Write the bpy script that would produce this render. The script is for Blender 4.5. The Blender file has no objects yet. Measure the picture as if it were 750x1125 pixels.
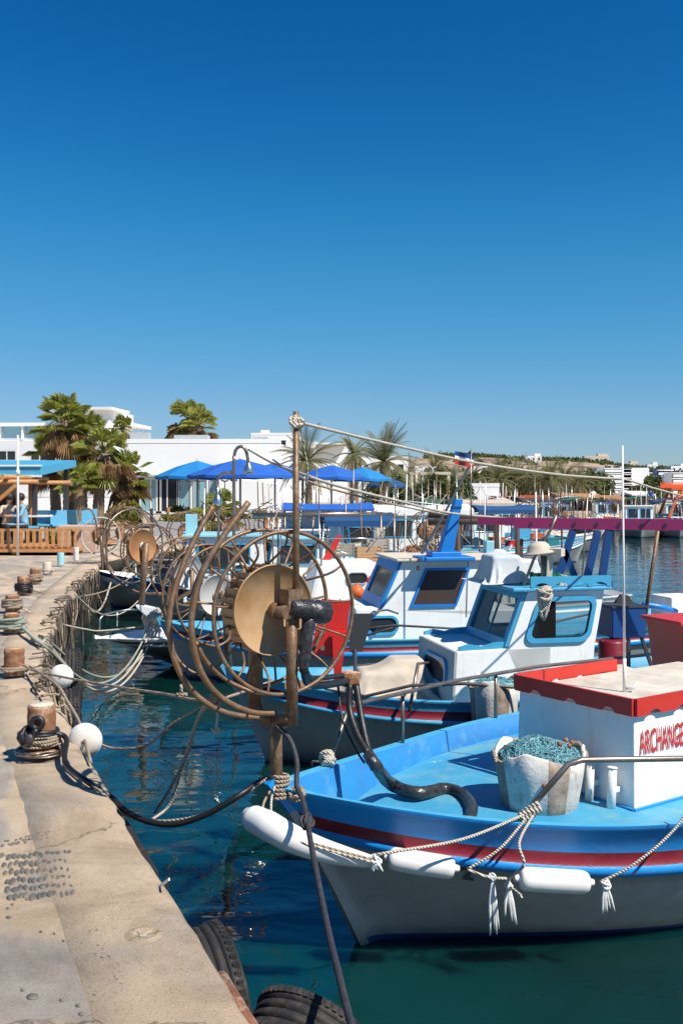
import bpy, math, random
from mathutils import Vector, Matrix
from mathutils.geometry import tessellate_polygon
random.seed(7)
R = math.radians
PI = math.pi
scene = bpy.context.scene
col = scene.collection
F = 1100.0; HY = 538.0; H = 2.5; QZ = 0.9
V = Vector
def W(px, py, d): return V(((px-375)/F*d, d, H-(py-HY)/F*d))
def G(px, py, z): return W(px, py, (H-z)*F/(py-HY))
UP = V((0, 0, 1))

# ------------------------------------------------------------------ materials
def newmat(name):
    m = bpy.data.materials.new(name); m.use_nodes = True
    return m, m.node_tree.nodes, m.node_tree.links, m.node_tree.nodes['Principled BSDF']
def mat(name, c, rough=.55, metal=0.0, c2=None, scale=6.0, amt=.5, bump=.15, bscale=40.0, dirt=None, dscale=3.0, dlo=.55, dhi=.75, spec=.5, coat=0.0, chips=None, streak=None, scum=False, ck=.64):
    m, N, L, P = newmat(name)
    tc = N.new('ShaderNodeTexCoord')
    n1 = N.new('ShaderNodeTexNoise'); n1.inputs['Scale'].default_value = scale; n1.inputs['Detail'].default_value = 6; n1.inputs['Roughness'].default_value = .65
    L.new(tc.outputs['Object'], n1.inputs['Vector'])
    if c2 is None: c2 = tuple(x*.72 for x in c)
    mr = N.new('ShaderNodeMapRange'); mr.inputs['From Min'].default_value = .35; mr.inputs['From Max'].default_value = .68
    mr.inputs['To Max'].default_value = amt
    L.new(n1.outputs['Fac'], mr.inputs['Value'])
    mx = N.new('ShaderNodeMix'); mx.data_type = 'RGBA'
    mx.inputs['A'].default_value = (*c, 1); mx.inputs['B'].default_value = (*c2, 1)
    L.new(mr.outputs['Result'], mx.inputs['Factor'])
    out = mx.outputs['Result']
    if dirt is not None:
        n2 = N.new('ShaderNodeTexNoise'); n2.inputs['Scale'].default_value = dscale; n2.inputs['Detail'].default_value = 9; n2.inputs['Roughness'].default_value = .75
        L.new(tc.outputs['Object'], n2.inputs['Vector'])
        m2 = N.new('ShaderNodeMapRange'); m2.inputs['From Min'].default_value = dlo; m2.inputs['From Max'].default_value = dhi
        L.new(n2.outputs['Fac'], m2.inputs['Value'])
        x2 = N.new('ShaderNodeMix'); x2.data_type = 'RGBA'; x2.inputs['B'].default_value = (*dirt, 1)
        L.new(m2.outputs['Result'], x2.inputs['Factor']); L.new(out, x2.inputs['A']); out = x2.outputs['Result']
    def layer(out, vec_scale, sc, lo, hi, colr, fac=1.0, det=10):
        mp = N.new('ShaderNodeMapping'); mp.inputs['Scale'].default_value = vec_scale; L.new(tc.outputs['Object'], mp.inputs['Vector'])
        n = N.new('ShaderNodeTexNoise'); n.inputs['Scale'].default_value = sc; n.inputs['Detail'].default_value = det; n.inputs['Roughness'].default_value = .7; L.new(mp.outputs[0], n.inputs['Vector'])
        m_ = N.new('ShaderNodeMapRange'); m_.inputs['From Min'].default_value = lo; m_.inputs['From Max'].default_value = hi; m_.inputs['To Max'].default_value = fac; L.new(n.outputs['Fac'], m_.inputs['Value'])
        x_ = N.new('ShaderNodeMix'); x_.data_type = 'RGBA'; x_.inputs['B'].default_value = (*colr, 1); L.new(m_.outputs['Result'], x_.inputs['Factor']); L.new(out, x_.inputs['A']); return x_.outputs['Result'], m_
    if chips is not None: out, _ = layer(out, (1,1,1.6), 7, ck, ck+.02, chips, .9, 12)
    if streak is not None: out, _ = layer(out, (1,1,.10), 16, .56, .74, streak, .55, 6)
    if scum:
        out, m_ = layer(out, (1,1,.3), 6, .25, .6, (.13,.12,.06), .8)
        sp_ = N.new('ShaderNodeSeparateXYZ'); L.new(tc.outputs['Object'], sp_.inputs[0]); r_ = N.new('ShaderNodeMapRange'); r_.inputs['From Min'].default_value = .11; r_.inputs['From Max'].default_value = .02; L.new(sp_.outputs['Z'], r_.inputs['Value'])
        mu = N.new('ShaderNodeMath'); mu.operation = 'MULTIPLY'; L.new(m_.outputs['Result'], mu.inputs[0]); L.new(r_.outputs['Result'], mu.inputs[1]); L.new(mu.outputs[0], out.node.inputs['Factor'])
    L.new(out, P.inputs['Base Color'])
    P.inputs['Roughness'].default_value = rough; P.inputs['Metallic'].default_value = metal
    P.inputs['Specular IOR Level'].default_value = spec
    if coat: P.inputs['Coat Weight'].default_value = coat
    if bump:
        nb = N.new('ShaderNodeTexNoise'); nb.inputs['Scale'].default_value = bscale; nb.inputs['Detail'].default_value = 4
        L.new(tc.outputs['Object'], nb.inputs['Vector'])
        b = N.new('ShaderNodeBump'); b.inputs['Strength'].default_value = bump; b.inputs['Distance'].default_value = .01
        L.new(nb.outputs['Fac'], b.inputs['Height']); L.new(b.outputs['Normal'], P.inputs['Normal'])
    return m
M = {}
def dm(k, *a, **kw): M[k] = mat(k, *a, **kw)
dm('white', (.85,.85,.82), .5, c2=(.76,.75,.71), amt=.6, dirt=(.50,.45,.37), dscale=2.2, dlo=.64, dhi=.9, chips=(.42,.34,.26), ck=.69, streak=(.62,.52,.40))
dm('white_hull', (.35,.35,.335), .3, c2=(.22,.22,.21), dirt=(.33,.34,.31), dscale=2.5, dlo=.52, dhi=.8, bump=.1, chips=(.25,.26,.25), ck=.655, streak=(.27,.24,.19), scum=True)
dm('white_far', (.78,.78,.76), .6, bump=0)
dm('cream', (.66,.58,.45), .6, dirt=(.4,.33,.24))
dm('deck_cyan', (.035,.27,.47), .6, c2=(.07,.34,.50), scale=2.2, amt=1, dirt=(.20,.36,.36), dscale=3.2, dlo=.5, dhi=.72, bump=.25, chips=(.42,.46,.44), ck=.665)
dm('inner_blue', (.015,.22,.52), .5, c2=(.03,.17,.44), scale=3, amt=1, dirt=(.12,.34,.45), dscale=5, dlo=.52, dhi=.75, bump=.2, chips=(.35,.45,.50), ck=.66)
dm('rail_cyan', (.07,.38,.60), .45, dirt=(.4,.5,.5), dscale=7, dlo=.6, dhi=.8, chips=(.45,.45,.40), ck=.655)
dm('cyan_trim', (.06,.36,.58), .4, dirt=(.25,.3,.32), dscale=9, dlo=.6, dhi=.8, chips=(.50,.48,.42), ck=.665)
dm('pale_cyan', (.30,.60,.68), .5, dirt=(.5,.5,.46), dscale=5)
dm('blue', (.006,.23,.62), .38, c2=(.01,.28,.66), dirt=(.10,.28,.45), dscale=6, dlo=.62, dhi=.85, chips=(.30,.42,.52), ck=.655)
dm('dark_blue', (.006,.06,.22), .4, dirt=(.05,.1,.2), dscale=6)
dm('boom_blue', (.01,.20,.60), .4, dirt=(.1,.1,.1), dscale=8, dlo=.66, dhi=.75, chips=(.15,.10,.08), ck=.665)
dm('red', (.52,.028,.018), .42, c2=(.6,.05,.03), dirt=(.28,.10,.07), dscale=9, dlo=.6, dhi=.8, chips=(.30,.16,.12), ck=.66)
dm('crimson', (.20,.008,.02), .42, dirt=(.22,.06,.06), dscale=8, chips=(.40,.30,.28), ck=.67)
dm('plate_red', (.62,.025,.02), .4, dirt=(.6,.3,.25), dscale=16, dlo=.64, dhi=.72)
dm('magenta', (.36,.028,.13), .45, dirt=(.3,.08,.12), dscale=6, chips=(.10,.04,.05), ck=.665)
dm('orange', (.75,.13,.02), .5)
dm('green', (.02,.16,.06), .5)
dm('yellow', (.6,.4,.04), .5)
dm('teal', (.03,.20,.22), .5)
dm('antifoul', (.01,.04,.14), .6, dirt=(.05,.07,.06))
dm('olive', (.24,.26,.20), .4, dirt=(.15,.16,.11))
dm('rust', (.20,.075,.03), .85, c2=(.30,.16,.09), scale=14, amt=.9, dirt=(.55,.38,.26), dscale=7, dlo=.5, dhi=.62, bump=.5, bscale=60)
dm('rust_pipe', (.13,.085,.055), .5, metal=.3, c2=(.24,.12,.05), scale=10, amt=1, dirt=(.30,.24,.18), dscale=25, dlo=.5, dhi=.7, bump=.25)
dm('steel_pipe', (.30,.27,.24), .35, metal=.7, c2=(.20,.13,.08), scale=9, amt=.9, bump=.1)
dm('stainless', (.55,.54,.52), .25, metal=.9, bump=.05)
dm('brass', (.46,.30,.17), .6, metal=.15, c2=(.36,.20,.08), scale=6, amt=1, dirt=(.20,.11,.06), dscale=5, dlo=.54, dhi=.8, chips=(.16,.09,.05), ck=.66, bump=.15, bscale=20)
dm('copper', (.42,.22,.09), .8, metal=0, c2=(.28,.11,.04), scale=4, amt=1, dirt=(.5,.36,.2), dscale=6)
dm('grey_disc', (.50,.49,.47), .5, dirt=(.3,.27,.22), dscale=5)
dm('gunmetal', (.045,.045,.05), .5)
dm('black', (.012,.012,.014), .45, bump=.3, bscale=30)
dm('tape', (.014,.014,.016), .3, c2=(.05,.05,.05), scale=30, amt=1, bump=.6, bscale=45)
dm('rubber', (.018,.017,.018), .75, dirt=(.10,.085,.07), dscale=7, dlo=.5, dhi=.75)
dm('navy_strap', (.018,.018,.024), .7, c2=(.05,.045,.055), scale=40, amt=1)
dm('float_white', (.80,.79,.76), .35, dirt=(.55,.42,.30), dscale=5, dlo=.62, dhi=.8)
dm('float_dirty', (.74,.70,.64), .45, dirt=(.30,.15,.06), dscale=7, dlo=.54, dhi=.68)
dm('fender', (.80,.78,.75), .3, dirt=(.52,.44,.38), dscale=8, dlo=.6, dhi=.85, bump=.05)
dm('wood', (.42,.18,.06), .6, c2=(.55,.29,.11), scale=8, amt=1)
dm('plank_tan', (.45,.28,.15), .7)
dm('wood_dark', (.07,.045,.035), .8)
dm('canvas', (.55,.47,.38), .85, c2=(.42,.35,.27), scale=5, amt=1, bump=.4, bscale=60)
dm('tarp_blue', (.42,.49,.55), .8, c2=(.60,.60,.58), scale=2.5, amt=1, bump=.3)
dm('basket', (.66,.63,.58), .8, c2=(.36,.28,.20), scale=3.0, amt=.5, dirt=(.30,.24,.2), dscale=9, dlo=.55, dhi=.7, bump=.4)
dm('basket_brown', (.22,.15,.10), .85, c2=(.45,.36,.28), scale=9, amt=1, bump=.4)
dm('net_blue', (.10,.30,.36), .8, c2=(.20,.38,.40), scale=30, amt=1)
dm('curtain', (.10,.06,.05), .9)
dm('umb_blue', (.006,.09,.44), .8, c2=(.02,.12,.42), scale=2, amt=1, bump=.1)
dm('umb_sky', (.01,.20,.50), .75, bump=.05)
dm('navy_cloth', (.01,.07,.20), .8)
dm('pebble', (.075,.075,.07), .5, c2=(.20,.17,.13), scale=18, amt=1, bump=.1)
dm('beige_roof', (.66,.61,.52), .7, dirt=(.40,.33,.25), dscale=2.5, dlo=.45, dhi=.7, bump=.2)
dm('trunk', (.16,.11,.07), .9, c2=(.26,.19,.13), scale=5, amt=1, bump=.6, bscale=12)
dm('fan_leaf', (.25,.29,.06), .5, c2=(.46,.43,.11), scale=.8, amt=.9, bump=0)
dm('fan_dry', (.30,.17,.08), .8, c2=(.38,.26,.14), scale=1.5, amt=1, bump=0)
dm('date_leaf', (.14,.15,.055), .55, c2=(.30,.26,.13), scale=.9, amt=.9, bump=0)
dm('shrub', (.045,.07,.02), .7, c2=(.13,.13,.035), scale=.7, amt=1, bump=0)
dm('hedge', (.14,.15,.03), .7, c2=(.28,.20,.05), scale=1.2, amt=1, bump=0)
dm('rope_old', (.075,.058,.042), .95, c2=(.16,.12,.085), scale=20, amt=1)
dm('plaster', (.84,.84,.83), .8, c2=(.80,.80,.79), scale=.3, bump=.03)
dm('plaster_grey', (.42,.44,.45), .8, bump=.05)
dm('plaster_pink', (.55,.38,.28), .8, bump=.1)
dm('hotel_blue', (.12,.22,.33), .5, bump=0)
dm('shutter', (.15,.17,.18), .6, bump=0)
dm('sand', (.42,.34,.25), .9, c2=(.30,.26,.2), scale=.5, amt=1)
dm('skin', (.40,.22,.14), .6, bump=0); dm('hair', (.02,.015,.012), .6, bump=0)
dm('shirt_blue', (.20,.42,.60), .85, bump=0); dm('shirt_navy', (.01,.05,.25), .85, bump=0); dm('trouser', (.03,.035,.05), .85, bump=0)
dm('chair_blue', (.10,.36,.55), .7, bump=0)

def leafy(k, c, f=.35):
    m = M[k]; N = m.node_tree.nodes; L = m.node_tree.links; P = N['Principled BSDF']; t = N.new('ShaderNodeBsdfTranslucent'); t.inputs['Color'].default_value = (*c, 1)
    x = N.new('ShaderNodeMixShader'); x.inputs[0].default_value = f; L.new(P.outputs[0], x.inputs[1]); L.new(t.outputs[0], x.inputs[2]); L.new(x.outputs[0], N['Material Output'].inputs['Surface'])
leafy('fan_leaf', (.40,.42,.06)); leafy('fan_dry', (.40,.24,.10), .25); leafy('date_leaf', (.30,.28,.10)); leafy('shrub', (.12,.16,.03), .25); leafy('hedge', (.3,.3,.05), .3)
def glassmat(name, c, rough=.06, trans=0.0, alpha=1.0):
    m, N, L, P = newmat(name)
    P.inputs['Base Color'].default_value = (*c, 1); P.inputs['Roughness'].default_value = rough
    P.inputs['Transmission Weight'].default_value = trans; P.inputs['IOR'].default_value = 1.45
    if alpha < 1:
        tr = N.new('ShaderNodeBsdfTransparent'); tr.inputs['Color'].default_value = (.75,.78,.78,1)
        mx = N.new('ShaderNodeMixShader'); fr = N.new('ShaderNodeFresnel'); fr.inputs['IOR'].default_value = 1.5
        ma = N.new('ShaderNodeMath'); ma.operation = 'ADD'; ma.inputs[1].default_value = alpha
        L.new(fr.outputs[0], ma.inputs[0]); L.new(ma.outputs[0], mx.inputs[0]); L.new(tr.outputs[0], mx.inputs[1]); L.new(P.outputs[0], mx.inputs[2])
        L.new(mx.outputs[0], N['Material Output'].inputs['Surface'])
    return m
M['glass_dark'] = glassmat('glass_dark', (.03,.035,.04))
M['glass_brown'] = glassmat('glass_brown', (.07,.05,.045), .12)
M['glass_clear'] = glassmat('glass_clear', (.05,.05,.05), .04, alpha=.22)
M['glass_teal'] = glassmat('glass_teal', (.25,.42,.46), .1)

def ropemat(name, c, c2):
    m = mat(name, c, .9, c2=c2, scale=60, amt=1, bump=0)
    N = m.node_tree.nodes; L = m.node_tree.links; P = N['Principled BSDF']
    tc = N.new('ShaderNodeTexCoord'); wv = N.new('ShaderNodeTexWave'); wv.bands_direction = 'DIAGONAL'; wv.inputs['Scale'].default_value = 28; wv.inputs['Distortion'].default_value = 1.5
    L.new(tc.outputs['Object'], wv.inputs['Vector'])
    b = N.new('ShaderNodeBump'); b.inputs['Strength'].default_value = .8; b.inputs['Distance'].default_value = .006
    L.new(wv.outputs['Fac'], b.inputs['Height']); L.new(b.outputs['Normal'], P.inputs['Normal'])
    M[name] = m
ropemat('rope', (.42,.33,.24), (.25,.19,.13)); ropemat('rope_pale', (.60,.54,.45), (.42,.36,.28)); ropemat('rope_green', (.36,.40,.33), (.22,.26,.2))

# quay: grey flagstones in tan mortar; kerb: tan gritty concrete
def concrete(name, slabs):
    m, N, L, P = newmat(name)
    tc = N.new('ShaderNodeTexCoord')
    def noise(sc, det=8, ro=.6, dist=0):
        n = N.new('ShaderNodeTexNoise'); n.inputs['Scale'].default_value = sc; n.inputs['Detail'].default_value = det
        n.inputs['Roughness'].default_value = ro; n.inputs['Distortion'].default_value = dist
        L.new(tc.outputs['Object'], n.inputs['Vector']); return n
    def ramp(src, a, b, ca, cb):
        r = N.new('ShaderNodeValToRGB'); r.color_ramp.elements[0].position = a; r.color_ramp.elements[1].position = b
        r.color_ramp.elements[0].color = (*ca, 1); r.color_ramp.elements[1].color = (*cb, 1); L.new(src, r.inputs[0]); return r
    def mix(f, a, b, mode='MIX'):
        x = N.new('ShaderNodeMix'); x.data_type = 'RGBA'; x.blend_type = mode
        if isinstance(f, float): x.inputs['Factor'].default_value = f
        else: L.new(f, x.inputs['Factor'])
        for k, q in (('A', a), ('B', b)):
            if isinstance(q, tuple): x.inputs[k].default_value = (*q, 1)
            else: L.new(q, x.inputs[k])
        return x.outputs['Result']
    tan = ramp(noise(3.5).outputs['Fac'], .35, .7, (.49,.37,.25), (.63,.49,.345)).outputs[0]
    if slabs:
        grey = ramp(noise(1.7, 9, .7, .6).outputs['Fac'], .3, .72, (.27,.235,.20), (.46,.405,.34)).outputs[0]
        nz = noise(2.2, 3); mp = N.new('ShaderNodeVectorMath'); mp.operation = 'MULTIPLY_ADD'; mp.inputs[1].default_value = (.35,.35,0)
        L.new(nz.outputs['Color'], mp.inputs[0]); L.new(tc.outputs['Object'], mp.inputs[2])
        vo = N.new('ShaderNodeTexVoronoi'); vo.feature = 'DISTANCE_TO_EDGE'; vo.inputs['Scale'].default_value = 1.05; L.new(mp.outputs[0], vo.inputs['Vector'])
        r = ramp(vo.outputs['Distance'], .03, .085, (1,1,1), (0,0,0))
        base = mix(r.outputs[0], grey, tan)
    else:
        base = mix(ramp(noise(1.1).outputs['Fac'], .5, .7, (0,0,0), (1,1,1)).outputs[0], tan, (.36,.31,.26))
    # grit specks, pits and stains
    sp = ramp(noise(120, 3, .8).outputs['Fac'], .33, .45, (.42,.36,.30), (1,1,1))
    base = mix(.9, base, sp.outputs[0], 'MULTIPLY')
    st = ramp(noise(.9, 8, .75, 1).outputs['Fac'], .36, .5, (.62,.58,.55), (1,1,1))
    base = mix(.7, base, st.outputs[0], 'MULTIPLY')
    cn = noise(1.6, 5, .6)
    mp2 = N.new('ShaderNodeVectorMath'); mp2.operation = 'MULTIPLY_ADD'; mp2.inputs[1].default_value = (.8,.8,0)
    L.new(cn.outputs['Color'], mp2.inputs[0]); L.new(tc.outputs['Object'], mp2.inputs[2])
    vc = N.new('ShaderNodeTexVoronoi'); vc.feature = 'DISTANCE_TO_EDGE'; vc.inputs['Scale'].default_value = .55; L.new(mp2.outputs[0], vc.inputs['Vector'])
    ck = ramp(vc.outputs['Distance'], .0, .005, (.3,.25,.2), (1,1,1))
    base = mix(.85, base, ck.outputs[0], 'MULTIPLY')
    L.new(base, P.inputs['Base Color']); P.inputs['Roughness'].default_value = .9
    hb = noise(70, 8, .85); b = N.new('ShaderNodeBump'); b.inputs['Strength'].default_value = .9; b.inputs['Distance'].default_value = .012
    L.new(hb.outputs['Fac'], b.inputs['Height'])
    b2 = N.new('ShaderNodeBump'); b2.inputs['Strength'].default_value = .22; b2.inputs['Distance'].default_value = .03
    L.new(noise(7, 5).outputs['Fac'], b2.inputs['Height']); L.new(b2.outputs['Normal'], b.inputs['Normal'])
    L.new(b.outputs['Normal'], P.inputs['Normal'])
    return m
M['quay'] = concrete('quay_paving', True); M['kerb'] = concrete('kerb_concrete', False)

def watermat():
    m, N, L, P = newmat('harbour_water')
    tc = N.new('ShaderNodeTexCoord')
    P.inputs['Base Color'].default_value = (.002,.045,.058,1)
    P.inputs['Roughness'].default_value = .02; P.inputs['IOR'].default_value = 1.62
    P.inputs['Subsurface Weight'].default_value = 1; P.inputs['Subsurface Radius'].default_value = (.3,.9,1.0); P.inputs['Subsurface Scale'].default_value = .9
    n = N.new('ShaderNodeTexNoise'); n.inputs['Scale'].default_value = .35; n.inputs['Detail'].default_value = 4
    L.new(tc.outputs['Object'], n.inputs['Vector'])
    r = N.new('ShaderNodeValToRGB'); r.color_ramp.elements[0].color = (.001,.017,.016,1); r.color_ramp.elements[1].color = (.002,.044,.047,1)
    r.color_ramp.elements[0].position = .35; r.color_ramp.elements[1].position = .65
    L.new(n.outputs['Fac'], r.inputs[0]); L.new(r.outputs[0], P.inputs['Base Color'])
    mp = N.new('ShaderNodeMapping'); mp.inputs['Scale'].default_value = (1, 1.7, 1); mp.inputs['Rotation'].default_value = (0,0,R(20))
    L.new(tc.outputs['Object'], mp.inputs['Vector'])
    prev = None
    for sc, dist, st, det in ((.7,.055,.5,2), (2.0,.017,.5,2), (8,.002,.4,2)):
        w = N.new('ShaderNodeTexNoise'); w.inputs['Scale'].default_value = sc; w.inputs['Detail'].default_value = det; w.inputs['Distortion'].default_value = .6
        L.new(mp.outputs[0], w.inputs['Vector'])
        b = N.new('ShaderNodeBump'); b.inputs['Distance'].default_value = dist; b.inputs['Strength'].default_value = st
        L.new(w.outputs['Fac'], b.inputs['Height'])
        if prev: L.new(prev.outputs['Normal'], b.inputs['Normal'])
        prev = b
    L.new(prev.outputs['Normal'], P.inputs['Normal'])
    return m
M['water'] = watermat()
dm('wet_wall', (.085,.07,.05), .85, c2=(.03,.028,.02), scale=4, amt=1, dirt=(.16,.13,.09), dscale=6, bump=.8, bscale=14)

def hillmat():
    m, N, L, P = newmat('scrub_hill')
    tc = N.new('ShaderNodeTexCoord')
    def ns(sc, z=1):
        mp = N.new('ShaderNodeMapping'); mp.inputs['Scale'].default_value = (1,1,z); L.new(tc.outputs['Object'], mp.inputs['Vector'])
        n = N.new('ShaderNodeTexNoise'); n.inputs['Scale'].default_value = sc; n.inputs['Detail'].default_value = 8; n.inputs['Roughness'].default_value = .7; L.new(mp.outputs[0], n.inputs['Vector']); return n
    r = N.new('ShaderNodeValToRGB'); e = r.color_ramp.elements
    e[0].position = .40; e[0].color = (.07,.06,.04,1); e[1].position = .60; e[1].color = (.40,.30,.22,1)
    a = e.new(.47); a.color = (.28,.20,.145,1)
    L.new(ns(.05, 3).outputs['Fac'], r.inputs[0]); L.new(r.outputs[0], P.inputs['Base Color']); P.inputs['Roughness'].default_value = 1
    return m
M['hill'] = hillmat()

# ------------------------------------------------------------------ mesh builder
def basis(d):
    d = d.normalized(); a = UP if abs(d.z) < .95 else V((1,0,0))
    u = d.cross(a).normalized(); v = u.cross(d).normalized()
    return u, v
class MB:
    def __init__(s): s.v = []; s.f = []; s.m = []; s.sm = []; s.cur = 0
    def mat(s, i): s.cur = i; return s
    def add(s, vs, fs, smooth=False):
        o = len(s.v); s.v += [V(p) for p in vs]
        for f in fs: s.f.append([o+i for i in f]); s.m.append(s.cur); s.sm.append(smooth)
        return s
    def box(s, c, size, rz=0, mtx=None):
        x, y, z = size[0]/2, size[1]/2, size[2]/2
        vs = [V((a*x, b*y, e*z)) for a in (-1,1) for b in (-1,1) for e in (-1,1)]
        m = mtx or Matrix.Rotation(rz, 3, 'Z')
        return s.add([m @ p + V(c) for p in vs], [(0,1,3,2),(4,6,7,5),(0,4,5,1),(2,3,7,6),(0,2,6,4),(1,5,7,3)])
    def hexa(s, p):   # 8 points: bottom 4 ring, top 4 ring
        return s.add(p, [(3,2,1,0),(4,5,6,7),(0,1,5,4),(1,2,6,5),(2,3,7,6),(3,0,4,7)])
    def bar(s, p, q, w, h=None, up=None):
        p, q = V(p), V(q); h = h or w; d = (q-p).normalized()
        if up is None: u, v = basis(d)
        else: u = d.cross(V(up)).normalized(); v = u.cross(d).normalized()
        u = u*w/2; v = v*h/2
        return s.hexa([p-u-v, p+u-v, p+u+v, p-u+v, q-u-v, q+u-v, q+u+v, q-u+v])
    def tube(s, pts, r, n=8, closed=False, caps=True, spline=0):
        pts = [V(p) for p in pts]
        rs = list(r) if isinstance(r, (list, tuple)) else [r]*len(pts)
        if spline:
            np_, nr = [], []
            k = len(pts)
            for i in range(k if closed else k-1):
                p0 = pts[(i-1) % k] if (closed or i > 0) else pts[i]*2-pts[i+1]
                p1 = pts[i]; p2 = pts[(i+1) % k]
                p3 = pts[(i+2) % k] if (closed or i+2 < k) else p2*2-p1
                for j in range(spline):
                    t = j/spline
                    np_.append(.5*((2*p1)+(p2-p0)*t+(2*p0-5*p1+4*p2-p3)*t*t+(3*p1-p0-3*p2+p3)*t**3))
                    nr.append(rs[i]+(rs[(i+1) % k]-rs[i])*t)
            if not closed: np_.append(pts[-1]); nr.append(rs[-1])
            pts, rs = np_, nr
        k = len(pts); o = len(s.v); u = None
        for i, p in enumerate(pts):
            a = pts[(i-1) % k] if (closed or i > 0) else p
            b = pts[(i+1) % k] if (closed or i < k-1) else p
            d = (b-a)
            if d.length < 1e-9: d = UP.copy()
            d.normalize()
            if u is None: u, _ = basis(d)
            else:
                u = u-d*u.dot(d)
                if u.length < 1e-6: u, _ = basis(d)
                u.normalize()
            v = d.cross(u)
            for j in range(n):
                an = 2*PI*j/n; s.v.append(p+(u*math.cos(an)+v*math.sin(an))*rs[i])
        for i in range(k if closed else k-1):
            a = o+i*n; b = o+((i+1) % k)*n
            for j in range(n):
                j2 = (j+1) % n
                s.f.append([a+j, a+j2, b+j2, b+j]); s.m.append(s.cur); s.sm.append(True)
        if caps and not closed:
            s.f.append([o+j for j in range(n)][::-1]); s.m.append(s.cur); s.sm.append(False)
            s.f.append([o+(k-1)*n+j for j in range(n)]); s.m.append(s.cur); s.sm.append(False)
        return s
    def cyl(s, p, q, r, r2=None, n=20): return s.tube([p, q], [r, r if r2 is None else r2], n)
    def ring(s, c, nrm, R_, r, n=40, m=8, a0=0, a1=None, start=None):
        c = V(c); u, v = basis(V(nrm))
        if start is not None:
            u = (V(start)-V(nrm).normalized()*V(start).dot(V(nrm).normalized())).normalized(); v = V(nrm).normalized().cross(u)
        if a1 is None: return s.tube([c+(u*math.cos(2*PI*i/n)+v*math.sin(2*PI*i/n))*R_ for i in range(n)], r, m, closed=True)
        return s.tube([c+(u*math.cos(a0+(a1-a0)*i/n)+v*math.sin(a0+(a1-a0)*i/n))*R_ for i in range(n+1)], r, m)
    def lathe(s, c, axis, prof, n=28, smooth=True, cap=True):
        c = V(c); ax = V(axis).normalized(); u, v = basis(ax); o = len(s.v)
        for (r, h) in prof:
            for j in range(n):
                a = 2*PI*j/n; s.v.append(c+ax*h+(u*math.cos(a)+v*math.sin(a))*r)
        for i in range(len(prof)-1):
            for j in range(n):
                j2 = (j+1) % n
                s.f.append([o+i*n+j, o+i*n+j2, o+(i+1)*n+j2, o+(i+1)*n+j]); s.m.append(s.cur); s.sm.append(smooth)
        if cap:
            for i, rev in ((0, True), (len(prof)-1, False)):
                f = [o+i*n+j for j in range(n)]
                s.f.append(f[::-1] if rev else f); s.m.append(s.cur); s.sm.append(False)
        return s
    def ball(s, c, r, sq=(1,1,1), n=16, m=10):
        prof = []; c = V(c); o = len(s.v)
        for i in range(m+1):
            t = PI*i/m
            for j in range(n):
                a = 2*PI*j/n; s.v.append(c+V((math.sin(t)*math.cos(a)*sq[0], math.sin(t)*math.sin(a)*sq[1], -math.cos(t)*sq[2]))*r)
        for i in range(m):
            for j in range(n):
                j2 = (j+1) % n
                s.f.append([o+i*n+j, o+i*n+j2, o+(i+1)*n+j2, o+(i+1)*n+j]); s.m.append(s.cur); s.sm.append(True)
        return s
    def prism(s, poly, o, u, v, t):   # 2D polygon in plane (o,u,v), extruded by vector t
        P = [V(o)+V(u)*a+V(v)*b for a, b in poly]; n = len(P); t = V(t)
        tris = tessellate_polygon([[V((a, b, 0)) for a, b in poly]])
        fs = [tuple(x) for x in tris]+[tuple(n+i for i in x[::-1]) for x in tris]
        fs += [(i, (i+1) % n, n+(i+1) % n, n+i) for i in range(n)]
        return s.add(P+[p+t for p in P], fs)
    def grid(s, fn, nu, nv, smooth=True):
        vs = [fn(i/nu, j/nv) for i in range(nu+1) for j in range(nv+1)]
        fs = [(i*(nv+1)+j, i*(nv+1)+j+1, (i+1)*(nv+1)+j+1, (i+1)*(nv+1)+j) for i in range(nu) for j in range(nv)]
        return s.add(vs, fs, smooth)
    def build(s, name, mats, parent=None, label=None, cat=None, group=None, kind=None, origin=None, world=False, bevel=0, fix=True):
        vs = s.v; loc = V((0,0,0))
        if world and parent is not None:
            inv = parent.matrix_basis.inverted(); vs = [inv @ p for p in vs]
        elif parent is None:
            if origin is None and kind != 'structure':
                zs = min(p.z for p in vs); n = len(vs)
                origin = V((sum(p.x for p in vs)/n, sum(p.y for p in vs)/n, zs))
            if origin is not None: loc = V(origin); vs = [p-loc for p in vs]
        me = bpy.data.meshes.new(name); me.from_pydata([tuple(p) for p in vs], [], s.f)
        if not isinstance(mats, (list, tuple)): mats = [mats]
        for mm in mats: me.materials.append(M[mm] if isinstance(mm, str) else mm)
        me.polygons.foreach_set('material_index', s.m); me.polygons.foreach_set('use_smooth', s.sm)
        me.validate(); me.update()
        if fix:
            import bmesh
            bm = bmesh.new(); bm.from_mesh(me); bmesh.ops.recalc_face_normals(bm, faces=bm.faces[:]); bm.to_mesh(me); bm.free()
        ob = bpy.data.objects.new(name, me); col.objects.link(ob); ob.location = loc
        if parent is not None: ob.parent = parent
        if bevel:
            b = ob.modifiers.new('bevel', 'BEVEL'); b.width = bevel; b.segments = 2; b.limit_method = 'ANGLE'; b.angle_limit = R(50)
        tag(ob, label, cat, group, kind)
        return ob
def tag(o, label=None, cat=None, group=None, kind=None):
    if label: o['label'] = label
    if cat: o['category'] = cat
    if group: o['group'] = group
    if kind: o['kind'] = kind
    return o
def empty(name, loc, rz, label, cat, group=None):
    o = bpy.data.objects.new(name, None); col.objects.link(o); o.location = loc; o.rotation_euler = (0,0,rz)
    o.empty_display_size = .3
    o.matrix_basis = Matrix.Translation(V(loc)) @ Matrix.Rotation(rz, 4, 'Z')
    return tag(o, label, cat, group)
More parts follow.
